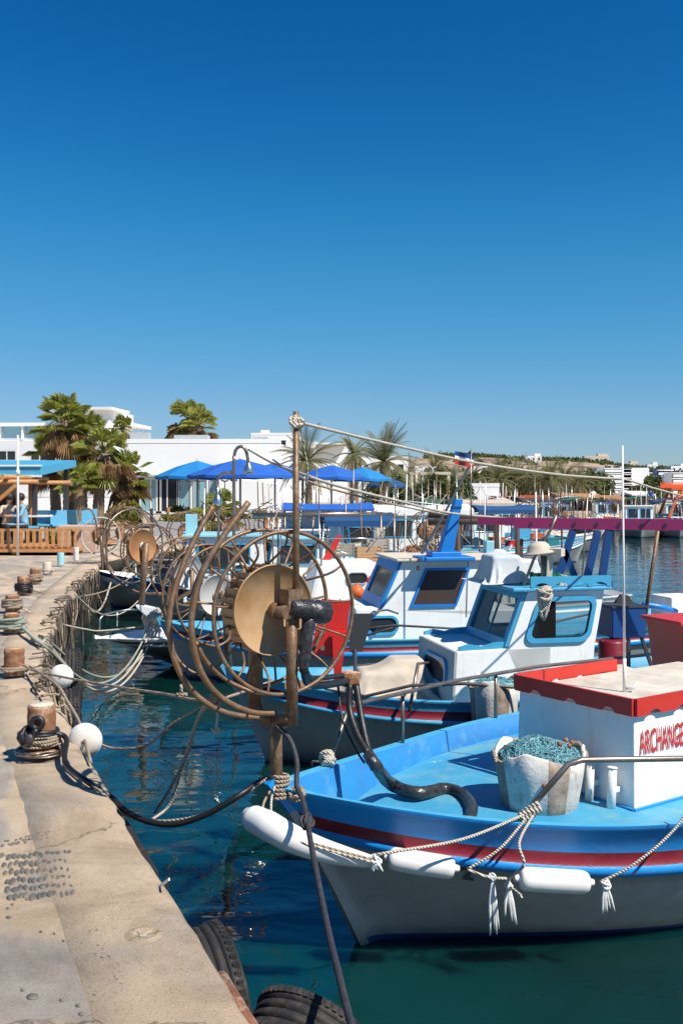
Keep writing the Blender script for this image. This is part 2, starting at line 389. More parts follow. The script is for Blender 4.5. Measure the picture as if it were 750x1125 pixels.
def children(o): return [c for c in bpy.data.objects if c.parent == o]
def copy_tree(o, parent=None):
    c = o.copy(); col.objects.link(c)
    if parent is not None: c.parent = parent
    for ch in children(o): copy_tree(ch, c)
    return c
def rope(name, pts, r, m, label, cat='rope', group=None, sub=8, n=7, extra=None):
    b = MB(); b.tube(pts, r, n, spline=sub)
    if extra: extra(b)
    return b.build(name, m, None, label, cat, group)
def sag(p, q, s, k=5):
    p, q = V(p), V(q)
    return [p.lerp(q, i/k)-UP*s*4*(i/k)*(1-i/k) for i in range(k+1)]
# ------------------------------------------------------------------ camera, light, world
cam = bpy.data.cameras.new('camera'); co = bpy.data.objects.new('camera', cam); col.objects.link(co)
co.location = (0, 0, H); co.rotation_euler = (R(90), 0, 0)
cam.sensor_fit = 'VERTICAL'; cam.sensor_height = 24; cam.lens = F/1125*24; cam.shift_y = -(562.5-HY)/1125
cam.clip_end = 6000; cam.clip_start = .05
scene.camera = co
SUNDIR = V((.80, -.60, 0)).normalized(); ELEV = R(52)
sd = V((SUNDIR.x*math.cos(ELEV), SUNDIR.y*math.cos(ELEV), math.sin(ELEV)))
sun = bpy.data.lights.new('sun', 'SUN'); so = bpy.data.objects.new('sun', sun); col.objects.link(so)
sun.energy = 5.0; sun.angle = R(.5); sun.color = (1, .94, .84)
so.rotation_euler = sd.to_track_quat('Z', 'Y').to_euler()
w = bpy.data.worlds.new('World'); scene.world = w; w.use_nodes = True
N = w.node_tree.nodes; L = w.node_tree.links; bg = N['Background']
sky = N.new('ShaderNodeTexSky'); sky.sky_type = 'NISHITA'; sky.sun_disc = False; sky.sun_elevation = ELEV
sky.sun_rotation = math.atan2(sd.x, sd.y); sky.air_density = 1.0; sky.dust_density = .1; sky.ozone_density = 1.6; sky.altitude = 0
hs = N.new('ShaderNodeHueSaturation'); hs.inputs['Saturation'].default_value = 1.25; hs.inputs['Hue'].default_value = .5
sx_ = N.new('ShaderNodeSeparateXYZ'); cx_ = N.new('ShaderNodeCombineXYZ')
L.new(sky.outputs[0], hs.inputs['Color']); L.new(hs.outputs[0], sx_.inputs[0])
for k_, pts_ in (('X', ((0,.002),(.079,.004),(.2,.053),(.63,.262),(1,.40))), ('Y', ((0,.0),(.2,.116),(.41,.305),(.86,.505),(1,.56))), ('Z', ((0,0),(.4325,.37),(.6875,.63),(.87,.735),(1,.8)))):
    dv = N.new('ShaderNodeMath'); dv.operation = 'DIVIDE'; dv.inputs[1].default_value = 8.0; L.new(sx_.outputs[k_], dv.inputs[0])
    fc_ = N.new('ShaderNodeFloatCurve'); cu_ = fc_.mapping.curves[0]
    while len(cu_.points) < len(pts_): cu_.points.new(.5, .5)
    for p_, q_ in zip(cu_.points, pts_): p_.location = q_
    fc_.mapping.update(); L.new(dv.outputs[0], fc_.inputs['Value'])
    mu = N.new('ShaderNodeMath'); mu.operation = 'MULTIPLY'; mu.inputs[1].default_value = 8.0; L.new(fc_.outputs[0], mu.inputs[0]); L.new(mu.outputs[0], cx_.inputs[k_])
L.new(cx_.outputs[0], bg.inputs['Color'])
bg.inputs['Strength'].default_value = .09
vs_ = scene.view_settings; vs_.view_transform = 'Standard'; vs_.look = 'None'; vs_.gamma = 1; vs_.exposure = 0.42
scene.render.engine = 'CYCLES'
scene.cycles.max_bounces = 7; scene.cycles.transparent_max_bounces = 12
try: scene.cycles.use_denoising = True
except Exception: pass

# ------------------------------------------------------------------ setting
edge_px = [(285,1125),(228,1035),(160,935),(112,850),(84,808),(60,765),(50,732),(52,708),(61,682),(76,656),(90,640),(106,624),(120,613)]
edge = [V((1.35,-2.0,QZ)), V((1.0,0,QZ)), V((.45,1.4,QZ)), V((.09,2.2,QZ))]+[G(a, b, QZ) for a, b in edge_px]
shore = [(-4.7,27),(-3.6,31),(-1.2,36),(3,42),(6,52),(9,62),(16,70),(30,76),(50,80),(120,86),(420,110)]
EN = len(edge)
def offs(pl, d):
    out = []
    for i, p in enumerate(pl):
        a = pl[max(0, i-1)]; b = pl[min(len(pl)-1, i+1)]; t = (b-a).normalized(); out.append(p+V((-t.y, t.x, 0))*d)
    return out
e_all = edge+[V((x, y, QZ)) for x, y in shore]
inner = offs(e_all, .42)
# kerb: rounded lip, 25 mm above the paving
rng = random.Random(3)
def resample(pl, step):
    out = [pl[0]]
    for a, b in zip(pl, pl[1:]):
        k = max(1, int((b-a).length/step))
        out += [a.lerp(b, i/k) for i in range(1, k+1)]
    return out
kl = resample(e_all[:EN+3], .12)
kl2 = [kl[0]]+[(kl[i-1]+kl[i]*2+kl[i+1])/4 for i in range(1, len(kl)-1)]+[kl[-1]]
t_in = offs(kl2, 1)
prof = [(.46,-.02),(.45,.004),(.30,.006),(.12,.008),(.04,.0),(.012,-.022),(0,-.08),(.0,-.30),(.03,-.32),(.05,-1.6)]
b = MB()
def kf(u, v):
    i = min(len(kl2)-1, int(round(u*(len(kl2)-1)))); j = int(round(v*(len(prof)-1)))
    t = (t_in[i]-kl2[i]); o, h = prof[j]
    p = kl2[i]+t*(o+(rng.uniform(-.008,.008) if 0 < j < 8 else 0))
    wob = 0.05*math.sin(i*.31)*math.sin(i*.13+1)*(1 if j >= 3 else 0)*min(1, max(0, (p.y-5)/4))
    return V((p.x+wob, p.y, p.z+h+(rng.uniform(-.002,.002) if 2 <= j < 7 else 0)))
b.grid(kf, len(kl2)-1, len(prof)-1)
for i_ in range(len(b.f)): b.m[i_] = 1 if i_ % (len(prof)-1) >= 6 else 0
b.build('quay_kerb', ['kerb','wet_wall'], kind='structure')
b = MB()
poly = [(p.x, p.y) for p in offs(kl2, .42)[::3]+offs(e_all, .42)[EN+3:]]+[(420,2500),(-900,2500),(-900,-20),(1.0,-20)]
b.prism([(x, y) for x, y in poly], (0,0,QZ), (1,0,0), (0,1,0), (0,0,-.02))
b.build('quay_pavement', 'quay', kind='structure')
b = MB().mat(0)  # harbour wall beyond the kerb
se = e_all[EN+1:]; sn = offs(se, .6)
for i in range(len(se)-1):
    a, c = se[i], se[i+1]; d, e2 = sn[i], sn[i+1]
    b.hexa([a-UP*2.5, c-UP*2.5, e2-UP*2.5, d-UP*2.5, a+UP*.012, c+UP*.012, e2+UP*.012, d+UP*.012])
b.build('harbour_wall', 'kerb', kind='structure')
b = MB(); b.add([(-60,-60,0),(2500,-60,0),(2500,2500,0),(-60,2500,0)], [(0,1,2,3)]); b.build('harbour_water', 'water', kind='structure')
b = MB(); b.add([(-3000,-3000,-3),(3000,-3000,-3),(3000,4500,-3),(-3000,4500,-3)], [(0,1,2,3)]); b.build('seabed', 'sand', kind='structure')
# hills
def hz(x, y):
    t = max(0, min(1, (y-330)/260)); s = t*t*(3-2*t)
    px = 375+x/max(y,1)*F
    base = 17.6+1.6*math.sin(x*.011+1)+1.5*math.sin(x*.031+y*.01)+.8*math.sin(x*.09+2)
    if px > 600: base -= min(3.0, (px-600)*.02)
    return QZ-.3+s*base*(1-max(0,(y-620)/700))+ .35*math.sin(x*.17)*math.sin(y*.13)*s
b = MB(); b.grid(lambda u, v: (lambda x, y: V((x, y, hz(x, y))))(-350+1000*u, 300+500*v), 160, 70)
b.build('hills', 'hill', kind='structure')
def leafblob(b, c, rx, ry, rz, n, s, rg):
    for _ in range(n):
        while True:
            q = V((rg.uniform(-1,1), rg.uniform(-1,1), rg.uniform(-1,1)))
            if .35 < q.length < 1: break
        p = V(c)+V((q.x*rx, q.y*ry, q.z*rz)); a = V((rg.gauss(0,1), rg.gauss(0,1), rg.gauss(0,.6))).normalized(); u, v = basis(a)
        k = s*rg.uniform(.6,1.4)
        b.add([p-u*k-v*k*.6, p+u*k-v*k*.5, p+u*k*.3+v*k], [(0,1,2)])
rg = random.Random(11)
b = MB()
for i in range(420):
    y = rg.uniform(350, 600); px = rg.uniform(470, 780); x = (px-375)/F*y
    if rg.random() < .72: y = rg.uniform(540, 600); x = (px-375)/F*y
    leafblob(b, (x, y, hz(x, y)+.5), rg.uniform(2,5), 3, rg.uniform(.7,1.9), 26, .9, rg)
b.build('hillside_scrub', 'shrub', label='dark scrub covering the dry hillside beyond the harbour', cat='scrub', kind='stuff', fix=False)
# ------------------------------------------------------------------ boat kit
class Hull:
    def __init__(s, Ln, B, zb, zm, zs, rake, deck, sm=.42, ster=.6, offs=(0,.135,.225,.285), fall=2.2, flare=.36):
        s.L, s.B, s.zb, s.zm, s.zs, s.rake, s.deck, s.sm, s.ster, s.offs, s.fall, s.flare = Ln, B, zb, zm, zs, rake, deck, sm, ster, offs, fall, flare
    def sheer(s, x):
        z = s.zm+(s.zb-s.zm)*max(0, 1-x/s.fall)**2.5
        if x > s.L*.55: z += (s.zs-s.zm)*((x-s.L*.55)/(s.L*.45))**2
        return z
    def f(s, u):
        if u < s.sm: return (1-(1-u/s.sm)**2.2)**.85
        return 1-(1-s.ster)*((u-s.sm)/(1-s.sm))**2.2
    def pt(s, x, z_off=None, z=None, side=1):   # side -1 = towards -y ; point on the hull side at sheer-length x
        u = max(0, min(1, x/s.L)); zs = s.sheer(x)
        if z is None: z = zs-z_off
        t = max(0, min(1, (zs-z)/(zs+.4)))
        q = max(0, (s.zb-z)/s.zb); xs = s.rake*q**.8; q0 = max(0, (s.zb-zs)/s.zb); x0 = s.rake*q0**.8
        wv = max(0, 1-t/.75); ue = min(1, u+wv*(xs-x0)/s.L*(1-u)*min(1, u*14))
        hb = s.B/2*(s.f(ue)**(1+1.3*t**1.6))*(1-s.flare*t**2)
        xx = xs+u*(s.L-xs-.12*q)
        return V((xx, side*max(hb, .02), z))
def make_hull(root, h, cols, deckmat='deck_cyan', capmat='rail_cyan', K=44, inner=None):
    us = [(i/K)**1.5 for i in range(K+1)]
    b = MB(); offs_ = list(h.offs)
    for side in (-1, 1):
        rows = []
        # (mode, value, outset)
        spec = [('o', offs_[0]-.0, .012), ('o', offs_[0]+.03, .012), ('o', offs_[0]+.034, 0)]
        mid = [0]*3
        spec += [('o', offs_[1], 0), ('o', offs_[2], 0), ('o', offs_[2]+.004, .022), ('o', offs_[3], .022), ('o', offs_[3]+.006, 0)]
        spec += [('f', .2, 0), ('f', .45, 0), ('f', .7, 0), ('z', .035, 0), ('z', -.15, 0), ('z', -.38, 0)]
        matrow = [1, 1, 1, 2, 3, 3, 3, 4, 4, 4, 4, 5, 5]
        for mode, val, out in spec:
            row = []
            for u in us:
                x = u*h.L; sh = h.sheer(x)
                z = sh-val if mode == 'o' else (val if mode == 'z' else (sh-offs_[3])*(1-val)+.035*val)
                p = h.pt(x, z=z, side=side); p.y += side*out*min(1, u*20); row.append(p)
            rows.append(row)
        rows[-1] = [V((p.x, p.y*.15, p.z)) for p in rows[-1]]
        o = len(b.v)
        for r_ in rows: b.v += r_
        n = K+1
        for i in range(len(rows)-1):
            for j in range(K):
                b.f.append([o+i*n+j, o+i*n+j+1, o+(i+1)*n+j+1, o+(i+1)*n+j]); b.m.append(matrow[i]); b.sm.append(True)
        if side == -1: left = [r_[-1] for r_ in rows]; lb = [r_[0] for r_ in rows]
        else: right = [r_[-1] for r_ in rows]; rb = [r_[0] for r_ in rows]
    # transom + stem strip
    mr = matrow
    for i in range(len(left)-1):
        for A_, B_ in ((left, right), (lb, rb)):
            b.mat(mr[i]).add([A_[i], B_[i], B_[i+1], A_[i+1]], [(0,1,2,3)])
    # cap + inner bulwark
    cw = .07
    for side in (-1, 1):
        outer = []; innr = []; low = []
        for u in us:
            x = u*h.L; p = h.pt(x, z_off=0, side=side); p.y += side*.012*min(1, u*20); y = abs(p.y)
            q = V((p.x+(.03 if u < .02 else 0), side*max(y-cw, y*.25), p.z)); dk = h.pt(x, z=min(h.deck-.01, p.z)); r_ = V((max(q.x, dk.x), side*max(min(abs(q.y)-.01, abs(dk.y)-.035), 0), h.deck-.01))
            outer.append(p); innr.append(q); low.append(r_)
        o = len(b.v); b.v += outer+innr+low; n = K+1
        for i in range(2):
            for j in range(K):
                b.f.append([o+i*n+j, o+i*n+j+1, o+(i+1)*n+j+1, o+(i+1)*n+j]); b.m.append(0 if i == 0 else 6); b.sm.append(i == 1)
        if side == -1: ol = (outer[-1], innr[-1], low[-1])
        else:
            b.mat(0).add([ol[0], outer[-1], innr[-1], ol[1]], [(0,1,2,3)])
            b.mat(6).add([ol[1], innr[-1], low[-1], ol[2]], [(0,1,2,3)])
    b.build('hull', [capmat]+list(cols)+[inner or deckmat], root)
    d = MB()
    rows = []
    def df(u, v):
        x = (u**1.5)*h.L; p = h.pt(x, z=h.deck); y = max(abs(p.y)-.03, 0); yy = (v*2-1)*y
        return V((p.x+.03, yy, h.deck+.03*(1-(v*2-1)**2)))
    d.grid(df, 40, 8); d.build('deck', deckmat, root)
    # stem post
    s_ = MB(); pts = []
    for i in range(9):
        z = h.zb+.03-(h.zb+.38)*i/8; pts.append(h.pt(0, z=max(z, -.37)) * V((1,0,1)) if False else V((h.pt(0, z=z).x-.012, 0, z)))
    for p, q in zip(pts, pts[1:]):
        zmid = (p.z+q.z)/2; off = h.zb-zmid
        s_.mat(0 if off < .16 else (1 if zmid > .03 else 2)); s_.bar(p, q+(q-p)*.02, .05, .05, up=(1,0,0))
    s_.build('stem_post', [cols[0], cols[3], cols[4]], root)
def lw(root, P): return root.matrix_basis.inverted() @ V(P)
def wl(root, P): return root.matrix_basis @ V(P)
def blerp(c, u, v):   # c = BL, BR, TR, TL
    return c[0].lerp(c[1], u).lerp(c[3].lerp(c[2], u), v)
def rrect(u0, u1, v0, v1, rad, n=6, asp=1.0):
    pts = []; ru = rad; rv = rad*asp
    for cx, cy, a in ((u1-ru, v1-rv, 0), (u0+ru, v1-rv, 90), (u0+ru, v0+rv, 180), (u1-ru, v0+rv, 270)):
        for k in range(n+1):
            t = R(a+90*k/n); pts.append((cx+ru*math.cos(t), cy+rv*math.sin(t)))
    return pts
def window(root, c, rect, rad, fw, frame_m, glass_m, thick=.025, pane=True, both=False, name='window'):
    """c: 4 face corners (local), rect=(u0,u1,v0,v1) in that face"""
    c = [V(p) for p in c]; wu = (c[1]-c[0]).length; wv = (c[3]-c[0]).length; nrm = (c[1]-c[0]).cross(c[3]-c[0]).normalized()
    u0, u1, v0, v1 = rect
    o = rrect(u0, u1, v0, v1, rad/wu, asp=wu/wv); i = rrect(u0+fw/wu, u1-fw/wu, v0+fw/wv, v1-fw/wv, max(rad-fw*.6, .004)/wu, asp=wu/wv)
    n = len(o); P = lambda q, z: blerp(c, q[0], q[1])+nrm*z
    b = MB(); z0 = -.004; z1 = thick
    vs = [P(q, z0) for q in o]+[P(q, z1) for q in o]+[P(q, z1) for q in i]+[P(q, z0-.02) for q in i]
    fs = []
    for k in range(n):
        k2 = (k+1) % n
        for r_ in range(3): fs.append((r_*n+k, r_*n+k2, (r_+1)*n+k2, (r_+1)*n+k))
    b.add(vs, fs); f = b.build(name, frame_m, root)
    if pane:
        g = MB(); g.add([P(q, z1*.3) for q in i], [tuple(range(n))]); g.build('pane', glass_m, f)
    return f
def wall_hole(b, c, hole, thick):
    """wall panel (4 corners) with a hole given in face coords, extruded inwards by thick"""
    c = [V(p) for p in c]; nrm = (c[1]-c[0]).cross(c[3]-c[0]).normalized()
    cu = sum(h[0] for h in hole)/len(hole); cv = sum(h[1] for h in hole)/len(hole)
    angs = []
    for q in hole: angs.append((math.atan2(q[1]-cv, q[0]-cu), q))
    def hit(a):
        dx, dy = math.cos(a), math.sin(a); t = 1e9
        if dx > 1e-9: t = min(t, (1-cu)/dx)
        if dx < -1e-9: t = min(t, -cu/dx)
        if dy > 1e-9: t = min(t, (1-cv)/dy)
        if dy < -1e-9: t = min(t, -cv/dy)
        return (cu+dx*t, cv+dy*t)
    outer = [hit(a) for a, _ in angs]
    # snap nearest outer points to the corners
    for cr in ((0,0),(1,0),(1,1),(0,1)):
        k = min(range(len(outer)), key=lambda i: (outer[i][0]-cr[0])**2+(outer[i][1]-cr[1])**2); outer[k] = cr
    n = len(hole); P = lambda q, z: blerp(c, q[0], q[1])-nrm*z
    hp = [q for _, q in angs]
    vs = [P(q, 0) for q in outer]+[P(q, 0) for q in hp]+[P(q, thick) for q in hp]+[P(q, thick) for q in outer]
    fs = []
    for k in range(n):
        k2 = (k+1) % n
        for r_ in range(4): fs.append((r_*n+k, r_*n+k2, ((r_+1) % 4)*n+k2, ((r_+1) % 4)*n+k))
    b.add(vs, fs)
def coaming(root, p, q, hgt, m, n, thick=.022, name='roof_coaming', parent=None, world=False, r=.05, outset=None):
    p, q = V(p), V(q); Ln = (q-p).length; u = (q-p).normalized(); nn = u.cross(UP)*thick
    poly = [(0,0)]
    for k in range(n):
        cx = Ln*(k+.6)/(n+.2)
        poly.append((cx-r, 0))
        for j in range(1, 8):
            a = PI*j/8; poly.append((cx-r*math.cos(a), r*.55*math.sin(a)))
        poly.append((cx+r, 0))
    poly += [(Ln, 0), (Ln, hgt), (0, hgt)]
    b = MB(); b.prism(poly, p, u, UP, nn); return b.build(name, m, parent or root)
def hauler(root, c, nrm, rd, rr, drum_m, post_bottom, td=.18, ring_off=(.05, -.17), spokes=10, pipe='rust_pipe', pr=.013, arcs=None, arc_m=None, hub=True, post_side=1, post_r=.03, ring_m=None):
    """net hauler: post, drum, two guard rings with spokes (all local to root)"""
    c = V(c); nrm = V(nrm).normalized()
    b = MB(); pb = V(post_bottom)
    pt = c+nrm*(.10*post_side)
    b.tube([pb, V((pt.x, pt.y, c.z+.05))] if abs(pb.x-pt.x)+abs(pb.y-pt.y) < .2 else [pb, V((pb.x, pb.y, pb.z+(c.z-pb.z)*.3)), V((pt.x, pt.y, pb.z+(c.z-pb.z)*.6)), V((pt.x, pt.y, c.z+.03))], post_r, 12, spline=0)
    b.cyl(pt, c-nrm*td, .03, n=12)
    if arcs: 
        for a in arcs: b.tube(a, pr*1.3, 8, spline=6)
    fr = b.build('net_hauler', pipe, root)
    d = MB(); d.lathe(c, nrm, [(.03,-td),(rd*.93,-td),(rd*.97,-td+.01),(rd*.93,-td+.03),(rd*.93,-.03),(rd,-.012),(rd,0),(rd*.985,.006),(rd*.975,0),(.03,-.012)], n=40)
    hb_ = MB(); hb_.lathe(c, nrm, [(rd*.24,.0),(rd*.24,.012),(rd*.2,.02),(rd*.08,.022),(rd*.08,.04),(0,.04)], n=24); hb_.build('drum_hub', 'float_dirty', fr)
    for k in range(16):
        a = 2*PI*k/16; u, v = basis(nrm); e = u*math.cos(a)+v*math.sin(a)
        d.bar(c+e*rd*.94-nrm*td*.92, c+e*rd*.94-nrm*.02, .03, .02)
    d.build('drum', drum_m, fr)
    u, v = basis(nrm)
    for o in ring_off:
        g = MB(); g.ring(c+nrm*o, nrm, rr, pr, 48, 8); g.build('guard_ring', ring_m or pipe, fr)
    for k in range(spokes):
        a = 2*PI*(k+.35)/spokes; e = u*math.cos(a)+v*math.sin(a)
        s_ = MB(); m_ = c+e*rd*.92-nrm*td*.5
        s_.tube([c+e*rr+nrm*ring_off[0], c+e*(rr*.72)+nrm*(ring_off[0]*.2), m_], pr*.55, 6)
        if len(ring_off) > 1: s_.tube([m_, c+e*(rr*.72)-nrm*td*.6, c+e*rr+nrm*ring_off[1]], pr*.55, 6)
        s_.build('spoke', ring_m or pipe, fr)
    return fr
import numpy as np
def drape(c, boxes, size, rz, m, name='tarpaulin', label=None, cat='tarpaulin', group=None, n=46, steps=150, seed=1, crumple=.012, off=(0,0), fric=.55):
    """cloth dropped over rounded boxes (cx,cy,cz,hx,hy,hz in metres) standing on the plane z=0; simple position based cloth"""
    rs = np.random.RandomState(seed); sx, sy = size; ny = max(8, int(n*sy/sx))
    gx, gy = np.meshgrid(np.linspace(-sx/2, sx/2, n), np.linspace(-sy/2, sy/2, ny), indexing='ij')
    ztop = max(b[2]+b[5] for b in boxes)+.02
    P = np.stack([gx+off[0], gy+off[1], np.full_like(gx, ztop)], -1)+rs.normal(0, .004, gx.shape+(3,)); v = np.zeros_like(P)
    dx = sx/(n-1); dy = sy/(ny-1)
    def con(A, B, L0, k):
        d = B-A; l_ = np.linalg.norm(d, axis=-1, keepdims=True)+1e-9; return d*(.5*k*(l_-L0)/l_)
    def coll(P):
        for bx, by, bz, hx, hy, hz in boxes:
            q = P-np.array([bx,by,bz]); r = .03; h = np.array([hx-r,hy-r,hz-r]); a_ = np.abs(q)-h; o = np.maximum(a_, 0); dist = np.linalg.norm(o, axis=-1); ins = np.minimum(a_.max(-1), 0)
            sd_ = dist+ins-r-.006; mask = sd_ < 0
            g = np.where((dist > 1e-6)[...,None], o*np.sign(q)/(dist[...,None]+1e-9), 0)
            ax_ = a_.argmax(-1); g2 = np.zeros_like(q)
            for k in range(3): g2[...,k] = (ax_ == k)*np.sign(q[...,k])
            g = np.where((dist > 1e-6)[...,None], g, g2)
            P = P-g*(np.minimum(sd_, 0))[...,None]
        P[...,2] = np.maximum(P[...,2], .006)
        return P
    for st_ in range(steps):
        old = P.copy(); v *= .96; v[...,2] -= .0011; P = P+v
        for _ in range(9):
            for k0 in (0, 1):
                d = con(P[k0:-1:2], P[k0+1::2], dx, .9); P[k0:-1:2] += d; P[k0+1::2] -= d
                d = con(P[:,k0:-1:2], P[:,k0+1::2], dy, .9); P[:,k0:-1:2] += d; P[:,k0+1::2] -= d
            L_ = (dx*dx+dy*dy)**.5
            d = con(P[:-1,:-1], P[1:,1:], L_, .12); P[:-1,:-1] += d; P[1:,1:] -= d
            d = con(P[1:,:-1], P[:-1,1:], L_, .12); P[1:,:-1] += d; P[:-1,1:] -= d
            d = con(P[:-2], P[2:], 2*dx, .03); P[:-2] += d; P[2:] -= d
            d = con(P[:,:-2], P[:,2:], 2*dy, .03); P[:,:-2] += d; P[:,2:] -= d
            Q = coll(P.copy()); hit = (np.abs(Q-P).sum(-1) > 1e-7); P = Q
            P[...,:2] = np.where(hit[...,None], P[...,:2]*(1-fric)+old[...,:2]*fric, P[...,:2])
        v = np.clip(P-old, -.03, .03)
    b = MB(); mt = Matrix.Rotation(rz, 3, 'Z'); c = V(c)
    vs = [c+mt @ V(P[i,j]) for i in range(n) for j in range(ny)]
    b.add(vs, [(i*ny+j, (i+1)*ny+j, (i+1)*ny+j+1, i*ny+j+1) for i in range(n-1) for j in range(ny-1)], True)
    ob = b.build(name, m, None, label, cat, group)
    so_ = ob.modifiers.new('thick', 'SOLIDIFY'); so_.thickness = .004; sb = ob.modifiers.new('smooth', 'SUBSURF'); sb.levels = 1; sb.render_levels = 1
    return ob
def basket_thing(c, r0, r1, h, label, m1='basket', m2='basket_brown', group=None):
    c = V(c); root = empty('basket', c, 0, label, 'basket', group)
    rg = random.Random(int(abs(c.x)*100)); n = 48; wv = [rg.uniform(-1, 1) for _ in range(n)]
    b = MB(); rows = [(r0*.96, 0), (r0, .01), (r0+(r1-r0)*.3, h*.3), (r0+(r1-r0)*.7, h*.65), (r1, h), (r1-.012, h+.01), (r1-.025, h), (r1-.05, h*.7), (r0-.03, .02)]
    for i, (rr_, z) in enumerate(rows):
        for j in range(n):
            a = 2*PI*j/n; q = rr_*(1+.012*math.sin(12*a)+.008*wv[j]*(i > 1)); zz = z+(.035*math.sin(3*a+1)+.012*wv[j] if z > h*.8 else 0)
            b.v.append(V((q*math.cos(a), q*math.sin(a), zz)))
    for i in range(len(rows)-1):
        for j in range(n):
            b.f.append([i*n+j, i*n+(j+1) % n, (i+1)*n+(j+1) % n, (i+1)*n+j]); b.m.append(1 if (j//4) % 3 == 0 else 0); b.sm.append(True)
    b.f.append(list(range(n))[::-1]); b.m.append(0); b.sm.append(False)
    b.build('basket_body', [m1, m2], root)
    for s_ in (0, PI):
        g = MB(); g.tube([V((math.cos(s_+t)*(r1+.004), math.sin(s_+t)*(r1+.004), h*.86+.05*math.sin((t+.25)*PI/.5))) for t in (-.25,-.12,0,.12,.25)], .012, 6, spline=4); g.build('handle', 'rope', root)
    return root
def net_heap(c, rx, ry, h, m, label, n=140, seed=1, r=.0035, cat='fishing net', group=None, name='fishing_net'):
    rg = random.Random(seed); b = MB(); c = V(c)
    def P(a, q): return c+V((rx*q*math.cos(a), ry*q*math.sin(a), h*(1-q*q)**.6*(1+.12*math.sin(3*a+seed))+rg.uniform(-.01,.015)))
    b.grid(lambda u, v: c+V((rx*.96*v*math.cos(2*PI*u), ry*.96*v*math.sin(2*PI*u), h*.93*(1-min(1, v)**2)**.6*(1+.12*math.sin(3*2*PI*u+seed))-.004)), 24, 6)
    for _ in range(n):
        a = rg.uniform(0, 6.28); q = rg.uniform(.1, .95); k = rg.randint(3, 6); pts = []
        for i in range(k): pts.append(P(a, q)); a += rg.uniform(-.5, .5); q = min(.98, max(.05, q+rg.uniform(-.25, .25)))
        b.tube(pts, r*rg.uniform(.6, 1.6), 4, spline=3, caps=False)
    return b.build(name, m, None, label, cat, group)
def crate(c, sx, sy, h, rz, m, label, group='plastic fish crates on the boats', name='fish_crate'):
    b = MB(); t = .012; mt = Matrix.Rotation(rz, 3, 'Z'); c = V(c)
    def bx(x, y, z, a, d, e): b.box(c+mt @ V((x, y, z)), (a, d, e), rz)
    bx(0,0,t/2, sx, sy, t)
    for k in range(4):
        z = h*(k+.5)/4+t/2
        bx(0, sy/2, z, sx, t, h/4*.72); bx(0, -sy/2, z, sx, t, h/4*.72); bx(sx/2, 0, z, t, sy, h/4*.72); bx(-sx/2, 0, z, t, sy, h/4*.72)
    for x in (-1, 1):
        for y in (-1, 1): bx(x*sx/2, y*sy/2, h/2+t, .03, .03, h)
    return b.build(name, m, None, label, 'crate', group)
def knot(b, p, r, n=4, seed=0):
    rg = random.Random(seed)
    for i in range(n):
        nn = V((rg.gauss(0,1), rg.gauss(0,1), rg.gauss(0,1))).normalized()
        b.ring(V(p)+V((rg.uniform(-.3,.3), rg.uniform(-.3,.3), rg.uniform(-.4,.4)))*r, nn, r, r*.33, 10, 5)
# ------------------------------------------------------------------ boat A (nearest)
AA = R(35); ax = V((math.cos(AA), math.sin(AA), 0))
SA = V((.126, 5.53, 0))-ax*.597
A = empty('fishing_boat', SA, AA, 'nearest blue and white fishing boat with red trimmed cabin and red lettering', 'fishing boat', 'fishing boats moored bow to the quay')
hA = Hull(5.6, 2.6, .965, .72, .80, .597, .57, sm=.55, ster=.55, flare=.42, offs=(0,.155,.24,.30))
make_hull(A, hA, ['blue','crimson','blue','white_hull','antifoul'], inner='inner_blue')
nA = V((math.sin(AA), -math.cos(AA), 0))
def la(px, py, z): return lw(A, G(px, py, z))
# cabin
x0, x1, yn, yf, z0, z1 = 2.18, 3.9, -.56, .40, .53, 1.15
b = MB(); b.hexa([V((x0-.02,yn-.02,z0)), V((x1,yn-.02,z0)), V((x1,yf,z0)), V((x0-.02,yf,z0)), V((x0,yn,z1)), V((x1,yn,z1)), V((x1,yf-.01,z1)), V((x0,yf-.01,z1))])
cab = b.build('cabin', 'white', A, bevel=.008)
b = MB(); b.box(((x0+x1)/2, (yn+yf)/2, z1+.012), (x1-x0-.01, yf-yn-.01, .018)); b.build('cabin_roof', 'beige_roof', cab)
b = MB(); b.bar((x0-.035,yn-.03,z0+.03), (x1,yn-.03,z0+.03), .02, .09, up=UP); b.bar((x0-.035,yn-.03,z0+.03), (x0-.035,yf,z0+.03), .02, .09, up=UP); b.build('cabin_skirt', 'blue', cab)
for p, q, n in (((x0-.012,yf,z1),(x0-.012,yn-.012,z1),3), ((x0-.012,yn-.012,z1),(x1,yn-.012,z1),6)):
    coaming(A, p, q, .105, 'red', n, parent=cab, r=.052)
coaming(A, (3.2,yf+.01,z1), (x0-.012,yf+.01,z1), .105, 'red', 4, parent=cab, r=.052)
